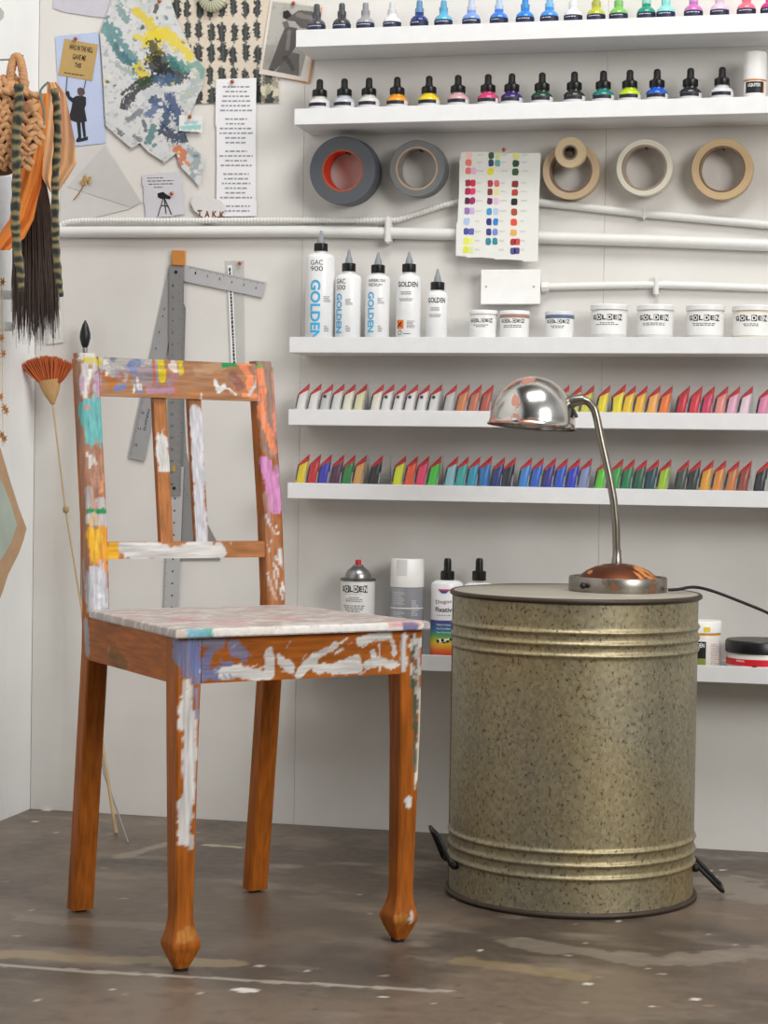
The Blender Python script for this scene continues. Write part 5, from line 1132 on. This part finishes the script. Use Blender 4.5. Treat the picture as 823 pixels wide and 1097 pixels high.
# shell disc at the top
c = at(228, -3, .012)
t = thing('round_shell', 'round pale ribbed shell hanging at the top edge over the dyed cloth', 'shell', (c.x, 0, c.z))
m, nt, b = nodemat('ribbed_shell'); tc = N(nt, 'ShaderNodeTexCoord'); sp = N(nt, 'ShaderNodeSeparateXYZ'); nt.links.new(tc.outputs['Object'], sp.inputs[0]); at2 = N(nt, 'ShaderNodeMath', _operation='ARCTAN2'); nt.links.new(sp.outputs[0], at2.inputs[0]); nt.links.new(sp.outputs[2], at2.inputs[1])
mu = N(nt, 'ShaderNodeMath', _operation='MULTIPLY'); mu.inputs[1].default_value = 24; nt.links.new(at2.outputs[0], mu.inputs[0]); sn = N(nt, 'ShaderNodeMath', _operation='SINE'); nt.links.new(mu.outputs[0], sn.inputs[0])
rp = ramp(nt, [(0, (150, 154, 128)), (1, (212, 210, 186))]); mr = N(nt, 'ShaderNodeMapRange'); mr.inputs['From Min'].default_value = -1; nt.links.new(sn.outputs[0], mr.inputs[0]); nt.links.new(mr.outputs[0], rp.inputs[0]); nt.links.new(rp.outputs[0], b.inputs['Base Color'])
obj('shell_body', MB().ball((0, -.0122, 0), .0285, 14, (1, .42, 1)), m, t, smooth=60); obj('shell_centre', MB().ball((0, -.0242, -.006), .004, 8, (1, .4, 1)), mat((120, 110, 90), .6), t, smooth=60)

# colour chart
t = thing('colour_chart', 'white sheet of painted colour swatches pinned over the conduits', 'chart', at(535, 220, .034))
CH = [(494, 163), (579.5, 165), (575.3, 280), (488.5, 274)]
def f(px, py, C, P): fill(C, fnoise(P, 30, 1, 3), (224, 224, 216), .5)
sheet('sheet', CH, f, d=.034, base=(230, 231, 227), parent=t, step=.004)
def chartpt(u, v):                      # bilinear on the sheet
    a, b_, c, d = CH; x = (a[0]*(1-u)+b_[0]*u)*(1-v)+(d[0]*(1-u)+c[0]*u)*v; y = (a[1]*(1-u)+b_[1]*u)*(1-v)+(d[1]*(1-u)+c[1]*u)*v
    return x, y
rows = [166, 174, 183, 196, 205, 215, 226, 237, 248, 258, 267.5]
cols = [[((240, 200, 190), None), ((236, 130, 110), None), ((236, 120, 110), (226, 180, 214)), ((160, 50, 70), (206, 50, 70)), ((176, 44, 90), (224, 60, 110)), ((90, 36, 70), (160, 50, 110)), ((150, 120, 180), (200, 180, 216)), ((176, 196, 230), None), ((80, 80, 160), (96, 100, 176)), ((226, 230, 90), (230, 232, 150)), ((220, 224, 60), (214, 226, 150))],
        [((60, 96, 70), (206, 216, 150)), ((56, 76, 100), (110, 170, 160)), ((232, 222, 40), None), ((176, 60, 70), (220, 110, 110)), ((130, 56, 60), (232, 220, 150)), ((96, 40, 90), (226, 190, 216)), ((60, 150, 200), (180, 200, 230)), ((50, 56, 120), (50, 130, 200)), ((60, 66, 130), (120, 140, 206)), ((50, 130, 150), (50, 140, 150)), None],
        [((220, 220, 140), None), ((50, 84, 60), None), ((60, 96, 60), None), ((140, 50, 50), None), ((180, 70, 50), None), ((40, 40, 44), None), ((170, 80, 60), None), ((226, 80, 60), None), ((226, 170, 100), None), ((170, 50, 60), (206, 80, 80)), ((80, 80, 140), (90, 70, 140))]]
SW = {}
for ci, (xa, xb) in enumerate(((502.5, 508), (526.5, 533.5), (553, 557.5))):
    for ri, e in enumerate(cols[ci]):
        if not e: continue
        for k, c in enumerate(e):
            if c is None: continue
            x = (xa, xb)[k]-(ri*.35); y = rows[ri]+ci*.6+(0 if e[1] else 0); p = at(x+(0 if e[1] or ci != 0 else 0), y, .0345); rx, rz = (.0056 if e[1] else .0062), .0064
            if e[1]: rx = .0052
            g = random.Random(ri*9+ci*3+k); n = 12
            poly = [(p.x+rx*(1 if abs(math.cos(2*PI*i/n)) < .9 else 1)*math.copysign(abs(math.cos(2*PI*i/n))**.6, math.cos(2*PI*i/n))*g.uniform(.88, 1.08), p.z+rz*math.copysign(abs(math.sin(2*PI*i/n))**.6, math.sin(2*PI*i/n))*g.uniform(.88, 1.08)) for i in range(n)]
            SW.setdefault(c, MB()).plate(poly, .0341, .0346)
allsw = MB(); mats = []; fm = []
for c, m_ in SW.items():
    n0 = len(allsw.f); allsw.add(m_.v, m_.f); mats.append(mat(c, .7)); fm += [len(mats)-1]*(len(allsw.f)-n0)
me = bpy.data.meshes.new('swatch_pattern'); me.from_pydata([tuple(v-t.location) for v in allsw.v], [], allsw.f)
for m_ in mats: me.materials.append(m_)
me.polygons.foreach_set('material_index', fm); o = bpy.data.objects.new('swatch_pattern', me); link(o, t)
mb = MB(); g = random.Random(4)
for ri, y in enumerate(rows):
    for x in (515, 541, 563): p = at(x-ri*.3, y, .0345); flat(mb, dashes(.012, .004, 2, ri), p.x, p.z, .0345)
obj('handwritten_notes', mb, mat((186, 186, 180), .7), t, world=True)
pin(540, 160.5, .0345, 'copper push pin above the colour chart')

# ------------------------------------------------------------------ rulers on the wall
RUL = mat((160, 160, 162), .45, .15, vary=.08); RULD = mat((134, 133, 133), .42, .15, vary=.1); RULL = mat((182, 182, 184), .45, .1)
def ticks(mb, p0, p1, off, n, l, d, w=.0004, every=4):      # short marks along an edge
    p0, p1 = Vector(p0), Vector(p1); u = (p1-p0).normalized(); v = Vector((-u.y, u.x))*off
    for i in range(n):
        c = p0+(p1-p0)*((i+.5)/n); L = l*(1.8 if i % every == 0 else 1); a = c; b_ = c+v*L
        mb.add([(a.x-u.x*w, -d, a.y-u.y*w), (a.x+u.x*w, -d, a.y+u.y*w), (b_.x+u.x*w, -d, b_.y+u.y*w), (b_.x-u.x*w, -d, b_.y-u.y*w)], [(0, 1, 2, 3)])
def numerals(mb, p0, p1, n, size, d, rot, start=1, step=1):
    p0, p1 = Vector(p0), Vector(p1)
    for i in range(n): c = p0+(p1-p0)*((i+.5)/n); s_ = str(start+i*step); flat(mb, text2d(s_, size*.6*len(s_), size, rot, .02), c.x, c.y, d)
# square with a short arm
t = thing('framing_square', 'grey metal L-square with a short arm pointing right, hanging behind the dark ruler', 'ruler', at(188, 290, .004))
obj('long_arm', MB().plate(pp([(181.5, 284), (197, 287), (155, 494.5), (137.5, 490.5)], .004), .003, .0045), RUL, t, world=True)
obj('short_arm', MB().plate(pp([(190, 283.5), (200, 284), (285, 302.5), (281, 318.8), (190, 300)], .004), .003, .0045), RULL, t, world=True)
mb = MB(); q = lambda x, y: (at(x, y, .0046).x, at(x, y, .0046).z)
ticks(mb, q(203, 285.5), q(283, 303), -1, 44, .0028, .0047); ticks(mb, q(160, 390), q(139, 488), 1, 50, .0022, .0047); numerals(mb, q(203, 291), q(281, 310), 6, .005, .0047, -.2, 1); numerals(mb, q(176, 330), q(144, 485), 9, .005, .0047, -.2, 4)
numerals(mb, q(180, 310), q(172, 352), 1, .004, .0047, -.2, 12)
p = at(157, 450, .0047); flat(mb, text2d('FAIRGATE', .042, .005, PI/2-.21+PI, .01), p.x, p.z, .0047)
obj('scale_marks', mb, INK, t, world=True)
t = thing('long_ruler', 'light grey perforated ruler hanging lowest, showing under the chair back', 'ruler', at(185, 500, .004))
obj('ruler_blade', MB().plate(pp([(182, 500), (197, 500), (191, 652), (188, 700), (173.5, 700), (175.8, 652)], .005), .0050, .0058), RULL, t, world=True)
mb = MB()
for y in range(534, 700, 13): p = at(187.5-(y-530)*.03, y, .006); mb.lathe([(.0018, .0059), (.0018, .0061)], 8, (p.x, 0, p.z), axis='y'); p = at(180.6-(y-530)*.03, y+3, .006); mb.lathe([(.0008, .0059), (.0008, .0061)], 6, (p.x, 0, p.z), axis='y')
obj('ruler_holes', mb, INK, t, world=True)
t = thing('french_curve', 'grey curved drafting template hanging behind the dark ruler and chair slats', 'template', at(195, 400, .003))
obj('curve_blade', MB().plate(pp([(186, 300), (199, 330), (197.5, 380), (197.5, 440), (199.5, 484), (206, 512), (213, 540), (222, 561), (232, 580), (236, 600), (186, 600), (184, 450)], .0025), .0014, .0026), mat((138, 138, 138), .45, .1), t, world=True)
mb = MB()
for i in range(13): p = at(194+i*1.15+(i**2)*.03, 514+i*3.3, .0028); flat(mb, dashes(.003, .0022, 1, i, True, 1), p.x, p.z, .0028)
obj('curve_lettering', mb, INK, t, world=True)
t = thing('steel_ruler', 'dark grey steel ruler hanging vertically behind the chair back', 'ruler', at(189, 284, .008))
obj('ruler_blade', MB().plate(pp([(181.2, 284), (197.2, 284), (195.8, 420), (193, 531), (182.8, 531), (181, 420)], .008), .0070, .0084), RULD, t, world=True)
mb = MB(); numerals(mb, q(186, 300), q(184.5, 525), 18, .0045, .0086, 0, 1); ticks(mb, q(196.6, 300), q(192.4, 528), 1, 90, .0018, .0086)
for y in range(296, 520, 9): p = at(192.5-(y-300)*.01, y, .0087); mb.lathe([(.0008, .0085), (.0008, .0087)], 6, (p.x, 0, p.z), axis='y')
obj('scale_marks', mb, INK, t, world=True)
mb = MB()
for x, y in ((188.5, 291.5), (186.5, 523)): p = at(x, y, .0088); mb.lathe([(.0034, .0084), (.0034, .0090)], 12, (p.x, 0, p.z), axis='y')
obj('hang_hole', mb, BLACK, t, world=True)
p = at(186.5, 502, .009); obj('brass_tab', MB().box(p.x-.003, p.x+.003, -.0096, -.0085, p.z-.006, p.z+.006), mat((196, 156, 70), .4, .4), t, world=True)
mb = MB().plate(pp([(184.3, 268), (197.3, 268.5), (197.3, 284.5), (184.3, 284)], .010), .0005, .0115)
tag(obj('wooden_block', mb, mat((196, 130, 60), .5, vary=.25), world=True, bevel=.0008), 'small orange wooden block fixed above the hanging rulers', 'block')
# hanging tag with printed line
t = thing('paper_ribbon', 'translucent hanging tag with a vertical line of tiny print, right of the rulers', 'tag', at(252, 285, .003))
obj('clear_sleeve', MB().plate(pp([(241, 279), (261.5, 279), (262.5, 392), (246, 392)], .002), .0012, .0018), mat((214, 214, 212), .3, alpha=.35), t, world=True)
obj('paper_strip', MB().plate(pp([(243.5, 284), (248.5, 284), (253.5, 392), (247.5, 392)], .003), .0022, .0027), PAPER, t, world=True)
mb = MB(); g = random.Random(2); y = 287
while y < 390:
    l = g.uniform(1.5, 4); x = 246+(y-284)*.048; a = at(x-.9, y, .003); b2 = at(x+.9+.1, y+l, .003); mb.add([(a.x, -.0031, b2.z), (b2.x, -.0031, b2.z), (b2.x, -.0031, a.z), (a.x, -.0031, a.z)], [(0, 1, 2, 3)]); y += l+.9
obj('printed_line', mb, INK, t, world=True)
pin(257, 282, .0028, 'copper push pin on the translucent tag right of the rulers')

# ------------------------------------------------------------------ brooms in the corner
t = thing('hand_broom', 'upside-down broom with fan of orange-red bristles and long thin handle in the corner', 'broom', atz(125, 893, 0))
hd = .055; B0 = at(57, 431, hd); mb = MB(); g = random.Random(6)
def hp_(x, y, d=hd): return at(x, y, d)
for i in range(420):
    u = g.uniform(-1, 1); v = g.uniform(-1, 1); x0_ = 53.5+u*12; y0_ = 409-abs(u)*-1; x1_ = 50.5+u*27.5; y1_ = 381.5+9*u*u+g.uniform(-1, 3)
    mb.tube([hp_(x0_, y0_, hd+v*.006), hp_((x0_+x1_)/2, (y0_+y1_)/2+1, hd+v*.009), hp_(x1_+g.uniform(-.7, .7), y1_, hd+v*.013)], [.0008, .0009, .0007], 4, cap=False)
obj('bristles', mb, mat((190, 98, 50), .7, vary=.35, vscale=90), t, world=True, kind='stuff')
core = MB(); P_ = []
a_, b_ = hp_(56.5, 433), hp_(53, 407)
ax = (b_-a_).normalized(); sx_ = Vector((ax.z, 0, -ax.x)); vs = []; fs = []
L_ = [(0, .0035, .0035), (.15, .007, .006), (.4, .014, .009), (.7, .0195, .010), (1, .0225, .0105)]
n = 24; rings = []
for i in range(26):
    s_ = i/25; rr_ = interp([(p[0], p[1], p[2]) for p in L_], s_); c_ = a_.lerp(b_, s_); e = .0005 if i % 2 else 0
    vs += [c_+sx_*((rr_[0]+e)*math.cos(2*PI*k/n))+Vector((0, (rr_[1]+e)*math.sin(2*PI*k/n), 0)) for k in range(n)]
for i in range(25):
    for k in range(n): fs.append((i*n+k, i*n+(k+1) % n, (i+1)*n+(k+1) % n, (i+1)*n+k))
fs += [tuple(range(n)), tuple(25*n+k for k in range(n))]
obj('binding', MB().add(vs, fs), mat((190, 150, 100), .7, vary=.2, vscale=120), t, world=True, smooth=60)
foot = atz(124.5, 894, 0)
hl = [a_, at(70, 545, .062), at(88, 655, .072), foot.lerp(at(88, 655, .072), .5), foot+Vector((0, 0, .0022))]
obj('handle', MB().tube(hl, [.0018, .0018, .002, .003, .0036], 8), mat((186, 160, 122), .7), t, world=True, smooth=50)
k_ = at(70.5, 546, .0625); obj('bead', MB().lathe([(.004, -.006), (.0055, -.004), (.0055, .004), (.004, .006)], 12, k_), mat((170, 140, 100), .7), t, world=True, smooth=40)
t = thing('long_brush', 'thin upside-down brush with a black pointed head rising behind the chair back', 'brush', atz(137, 904, 0))
D2 = .035; q0, q1 = at(91, 376, D2), at(91.5, 345, D2)
obj('brush_head', MB().lathe([(.004, 0), (.0075, .008), (.0105, .020), (.0100, .030), (.006, .044), (.0012, .054)], 20, (q0.x, q0.y, at(91, 371, D2).z-.004)), mat((30, 32, 34), .4), t, world=True, smooth=60)
obj('ferrule', MB().lathe([(.0042, -.016), (.0048, -.004), (.0044, .004)], 16, (q0.x, q0.y, at(91, 372, D2).z)), STEEL, t, world=True, smooth=40)
ft = atz(137.5, 904, 0)
obj('handle', MB().tube([(q0.x, q0.y, at(91, 378, D2).z+.002), at(88.5, 500, .045), at(87.5, 640, .05), at(92, 710, .055), at(112, 830, .075), ft+Vector((0, 0, .0018))], [.0042, .0036, .0032, .0028, .0022, .0016], 8), mat((150, 146, 140), .5), t, world=True, smooth=50)

# ------------------------------------------------------------------ woven pouch, hair and ribbons (hanging by the side wall)
def h3(x, y, d): return at(x, y, d)
t = thing('woven_pouch', 'braided straw pouch with a looped handle hanging at the left edge', 'basket', h3(6, 190, .35))
WV = mat((186, 140, 98), .7, vary=.3, vscale=60); c0 = h3(2, 138, .35); rx, rz = .072, .087
m_in = MB(); g = random.Random(12)
m_in.ball(c0, 1, 16, (rx*.93, .040, rz*.95))
obj('pouch_lining', m_in, mat((92, 62, 36), .8), t, world=True, smooth=60)
mb = MB()
for j in range(15):
    v = -.97+j*.125
    for i in range(-8, 9):
        u = i/7.2+(.07 if j % 2 else 0)
        if u*u+v*v > 1.12: continue
        sgn = 1 if i % 2 else -1; pts = []; R_l = []
        for k in range(6):
            s_ = (k/5-.5); uu = u+s_*.20+g.uniform(-.02, .02); vv = v+sgn*s_*.20+.02*math.sin(i*2+j); rr_ = min(.99, uu*uu+vv*vv)
            dep = math.sqrt(1-rr_)*.040+.0035*math.sin((k/5)*PI)
            pts.append((c0.x+uu*rx, c0.y-dep-.001, c0.z-vv*rz)); R_l.append(.0020+.0046*math.sin(PI*(k+.6)/6.2))
        mb.tube(pts, R_l, 7, flat=.6)
obj('woven_body', mb, WV, t, world=True, smooth=60)
mb = MB()
for s_ in range(3):
    pts = []
    for k in range(60):
        a = k/59; y = 98-38*math.sin(PI*a)**.8; x = 18-6.5*math.cos(PI*a)*(1+.25*(y-60)/40)+1.3*math.sin(k*.9+s_*2.1); pts.append(h3(x, y, .362+.004*math.cos(k*.9+s_*2.1)))
    mb.tube(pts, .0062, 7)
obj('looped_handle', mb, WV, t, world=True, smooth=60)
mb = MB()
for s_ in range(2): mb.tube([h3(-30+k*2.4, 98+1.2*math.sin(k*.8+s_*3.1)+((k-10)**2)*.012, .388+.003*math.cos(k*.8+s_*3.1)) for k in range(32)], .0052, 7)
obj('braided_rim', mb, WV, t, world=True, smooth=60)
def cloth(name, lab, rows_, d, rgb, alpha, amp=.006, seed=0):
    # rows of (xl, xr, y): hanging cloth with folds
    m_ = mat(rgb, .7, alpha=alpha, vary=.15, vscale=30); mb = MB(); nx_ = 28; vs = []; R = []
    for a, b_ in zip(rows_[:-1], rows_[1:]):
        for q in range(6): R.append([p+(q_-p)*q/6 for p, q_ in zip(a, b_)])
    R.append(rows_[-1])
    for j, (xl, xr, y) in enumerate(R):
        for i in range(nx_+1): u = i/nx_; vs.append(h3(xl+(xr-xl)*u, y, d+amp*math.sin(u*9+j*.12+seed)+amp*.5*math.sin(u*21+j*.3)))
    fs = [(j*(nx_+1)+i, j*(nx_+1)+i+1, (j+1)*(nx_+1)+i+1, (j+1)*(nx_+1)+i) for j in range(len(R)-1) for i in range(nx_)]
    n_ = len(vs); vs2 = [v+Vector((0, .0006, 0)) for v in vs]; fs2 = [tuple(reversed([k+n_ for k in f_])) for f_ in fs]
    o = obj(name, mb.add(vs+vs2, fs+fs2), m_, world=True, smooth=70); tag(o, lab, 'cloth', 'orange scarves behind the straw pouch'); return o
cloth('silk_scarf', 'deep orange sheer scarf hanging down below the straw pouch', [(20, 52, 100), (24, 50, 140), (24, 46, 170), (16, 44, 200), (14, 40, 215), (10, 36, 235), (-4, 26, 255), (-6, 10, 268)], .30, (232, 140, 60), .88, seed=1)
cloth('silk_scarf', 'pale peach sheer scarf billowing to the right of the straw pouch', [(50, 60, 88), (50, 70, 100), (46, 74, 120), (44, 80, 150), (42, 82, 175), (46, 72, 192), (54, 62, 206)], .262, (238, 186, 126), .7, seed=3)
m, nt, b = nodemat('banded_ribbon'); mp = coords(nt); wv = N(nt, 'ShaderNodeTexWave', Scale=17, Distortion=9, Detail=3, _bands_direction='Z'); nt.links.new(mp.outputs[0], wv.inputs['Vector'])
rp = ramp(nt, [(.2, (30, 34, 28)), (.55, (78, 82, 56)), (.95, (132, 116, 74))]); nt.links.new(wv.outputs['Fac'], rp.inputs[0]); nt.links.new(rp.outputs[0], b.inputs['Base Color']); b.inputs['Roughness'].default_value = .5
RIB = m
def ribbon(lab, pts, d, r, m_=None, cat='ribbon'):
    P_ = [h3(x, y, d) for x, y in pts]; f = []
    for i in range(len(P_)-1):
        for k in range(8): f.append(P_[i].lerp(P_[i+1], k/8))
    f.append(P_[-1])
    for _ in range(4): f = [f[0]]+[(f[i-1]+f[i]+f[i+1])/3 for i in range(1, len(f)-1)]+[f[-1]]
    o = obj('banded_strip' if not m_ else 'yarn', MB().tube(f, [r*(1 if i < len(f)*.8 else 1-.5*(i-len(f)*.8)/(len(f)*.2))*(1+.12*math.sin(i*1.3)) for i in range(len(f))], 10, flat=.4, up=(1, 0, 0)), m_ or RIB, world=True, smooth=60)
    tag(o, lab, cat, 'strips hanging over the pouch' if not m_ else None); return o
ribbon('olive and black banded strip hanging over the middle of the straw pouch', [(20, 90), (21, 110), (17, 150), (18, 190), (16, 230), (18, 265), (22, 290), (23, 312)], .40, .0085)
ribbon('olive and black banded strip hanging right of the straw pouch and scarf', [(58, 95), (61, 112), (62, 150), (59, 190), (59, 230), (60, 270), (63, 300), (66, 318)], .335, .0072)
ribbon('thin grey-green yarn curling over the pouch rim', [(52, 88), (47, 92), (43, 97), (44, 108), (48, 120), (47, 134)], .395, .0022, mat((104, 120, 112), .7), 'yarn')
p = h3(18, 63, .362); mb = MB().tube([(.0003, p.y, p.z), (p.x+.006, p.y, p.z-.001), (p.x+.012, p.y, p.z+.006)], .0016, 8)
tag(obj('wall_hook', mb, STEEL, world=True, smooth=50), 'thin steel hook on the side wall carrying the straw pouch', 'hook')
# dark hair bundle
mb = MB(); g = random.Random(22)
for i in range(620):
    u = g.uniform(-1, 1); v = g.uniform(-1, 1); top = h3(34+u*11, 172+g.uniform(0, 8), .252+v*.008); x1_ = 41+u*24+g.uniform(-3, 3); y1_ = 352-abs(u)*14+g.gauss(0, 13)
    mid = h3(36+u*22+g.uniform(-1, 1), 268, .250+v*.014); end = h3(x1_-3, y1_, .248+v*.016)
    pts = [top, top.lerp(mid, .5)+Vector((u*.004, 0, 0)), mid, mid.lerp(end, .5)+Vector((u*.002, 0, 0)), end]
    mb.tube(pts, [.0011, .0011, .0010, .0008, .0003], 3, cap=False)
o = obj('hair_bundle', mb, mat((70, 56, 50), .55, vary=.5, vscale=70), world=True, kind='stuff'); tag(o, 'hanging bundle of long dark brown hair beneath the orange scarf', 'hair', kind='stuff')
# white card behind the hair, white pegs, framed edge
tag(obj('blank_card', MB().plate(pp([(42, 320), (60, 312), (62, 366), (43, 368)], .03), .001, .0025), mat((214, 214, 210), .6), world=True), 'blank white card on the corner behind the dark hair tips', 'card')
for y, x, lab in ((316, 14, 'upper white peg sticking out from the side wall at the left edge'), (350, 14, 'lower white peg sticking out from the side wall at the left edge')):
    p = h3(x, y, .21); t = thing('wall_peg', lab, 'peg', (0, p.y, p.z), group='white pegs on the side wall')
    obj('peg_rod', MB().lathe([(.0085, .0005), (.0085, p.x-.004), (.0065, p.x)], 20, (0, 0, 0), axis='x'), WHITE, t, smooth=50)
    obj('peg_plate', MB().lathe([(.016, .0003), (.016, .0030)], 20, axis='x'), WHITE, t, smooth=40)
fr = [atx(x, y, .004) for x, y in ((-14, 186), (11, 190), (11, 256), (-14, 262))]
mb = MB(); vs = [(p.x+e, p.y, p.z) for e in (-.0035, .004) for p in fr]; mb.add(vs, [(0, 1, 2, 3), (7, 6, 5, 4), (0, 4, 5, 1), (1, 5, 6, 2), (2, 6, 7, 3), (3, 7, 4, 0)])
tag(obj('hanging_panel', mb, mat((222, 224, 230), .5), world=True), 'pale panel edge on the side wall below the straw pouch', 'panel')
# torn kraft map on the side wall
def xpoly(pts, X0, X1):
    P0 = [atx(x, y, (X0+X1)/2) for x, y in pts]; n_ = len(P0); return MB().add([(X0, p.y, p.z) for p in P0]+[(X1, p.y, p.z) for p in P0], [tuple(range(n_)), tuple(reversed(range(n_, 2*n_)))]+[(i, (i+1) % n_, (i+1) % n_+n_, i+n_) for i in range(n_)])
t = thing('torn_kraft_sheet', 'torn brown kraft shape with a pale green painted middle on the side wall', 'paper', (.003, -.2, atx(0, 560, .003).z))
obj('kraft_backing', xpoly([(-60, 455), (-20, 462), (0, 480), (11, 517), (20, 545), (28, 566), (25, 578), (20, 592), (14, 604), (8, 616), (3, 632), (-2, 645), (-30, 640), (-60, 620)], .001, .003), mat((190, 156, 122), .75, vary=.15), t, world=True)
obj('painted_middle', xpoly([(-55, 480), (-14, 496), (4, 520), (13, 545), (18, 562), (12, 580), (2, 598), (-8, 610), (-55, 600)], .0031, .0042), mat((176, 190, 178), .75, vary=.2, vscale=14), t, world=True)
# dried flower garland at the left edge
t = thing('dried_flower_garland', 'thread of small dried brown star flowers at the left edge', 'garland', h3(3, 360, .205))
mb = MB().tube([h3(1.5, 300, .222), h3(2, 330, .224), h3(2.2, 356, .224), h3(2.5, 400, .222), h3(3, 478, .222)], .0006, 5); obj('thread', mb, mat((206, 176, 90), .6), t, world=True)
for i, (x, y) in enumerate(((3, 302), (2, 362), (4, 379), (1, 425), (5, 437), (7, 440), (2, 466), (5, 470))):
    mb = MB(); c_ = h3(x, y, .226)
    for k in range(6): a = k*PI/3+i; mb.tube([c_, c_+Vector((math.cos(a)*.007, -.003, math.sin(a)*.009))], [.0022, .0004], 6)
    obj('dried_flower', mb, mat((176, 118, 64), .7, vary=.3), t, world=True, smooth=40)
o = obj('pressed_leaf', xpoly([(-6, 6), (0, 8), (4, 13), (3.5, 19), (0, 22), (-6, 20)], .001, .0025), mat((176, 186, 172), .6), world=True); tag(o, 'small grey-green leaf on the side wall in the top left corner', 'leaf')

# ------------------------------------------------------------------ light
def area(name, loc, target, sx_, sy_, power, rgb=(255, 255, 255)):
    l = bpy.data.lights.new(name, 'AREA'); l.shape = 'RECTANGLE'; l.size = sx_; l.size_y = sy_; l.energy = power; l.color = lin(rgb)
    o = bpy.data.objects.new(name, l); COL.objects.link(o); o.location = loc
    o.rotation_euler = (Vector(target)-Vector(loc)).to_track_quat('-Z', 'Y').to_euler(); return o
area('key_light', (3.6, -3.0, 1.9), (.9, -.4, .5), 1.5, 1.3, 86, (255, 252, 248))  # added broad key light from the front right, unseen; no window is modelled
area('ceiling_light', (1.5, -1.3, 2.9), (1.1, -.5, .5), 1.4, .8, 48, (255, 253, 250))
w = bpy.data.worlds.new('room_daylight'); scn.world = w; w.use_nodes = True; nt = w.node_tree; bg = nt.nodes['Background']
tc = N(nt, 'ShaderNodeTexCoord'); sp = N(nt, 'ShaderNodeSeparateXYZ'); nt.links.new(tc.outputs['Generated'], sp.inputs[0])
mr = N(nt, 'ShaderNodeMapRange'); mr.inputs['From Min'].default_value = -1; nt.links.new(sp.outputs[2], mr.inputs[0])
rp = ramp(nt, [(0, (90, 82, 74)), (.46, (130, 124, 118)), (.56, (196, 196, 194)), (.8, (250, 250, 250)), (1, (255, 255, 255))]); nt.links.new(mr.outputs[0], rp.inputs[0])
n = N(nt, 'ShaderNodeTexNoise', Scale=2.2, Detail=1); nt.links.new(tc.outputs['Generated'], n.inputs['Vector']); r2 = ramp(nt, [(.38, .55), (.6, 1.0)]); nt.links.new(n.outputs['Fac'], r2.inputs[0])
mx = nt.nodes.new('ShaderNodeMix'); mx.data_type = 'RGBA'; mx.blend_type = 'MULTIPLY'; mx.inputs['Factor'].default_value = 1; nt.links.new(rp.outputs[0], mx.inputs['A']); nt.links.new(r2.outputs[0], mx.inputs['B'])
mr2 = N(nt, 'ShaderNodeMapRange'); mr2.inputs['From Min'].default_value = -.15; mr2.inputs['From Max'].default_value = .9; mr2.inputs['To Min'].default_value = .05; mr2.inputs['To Max'].default_value = .85
nt.links.new(sp.outputs[0], mr2.inputs[0]); nt.links.new(mr2.outputs[0], bg.inputs['Strength']); nt.links.new(mx.outputs['Result'], bg.inputs['Color'])
scn.view_settings.view_transform = 'Standard'; scn.view_settings.look = 'None'; scn.view_settings.gamma = 1; scn.view_settings.exposure = -.13; scn.view_settings.use_curve_mapping = False
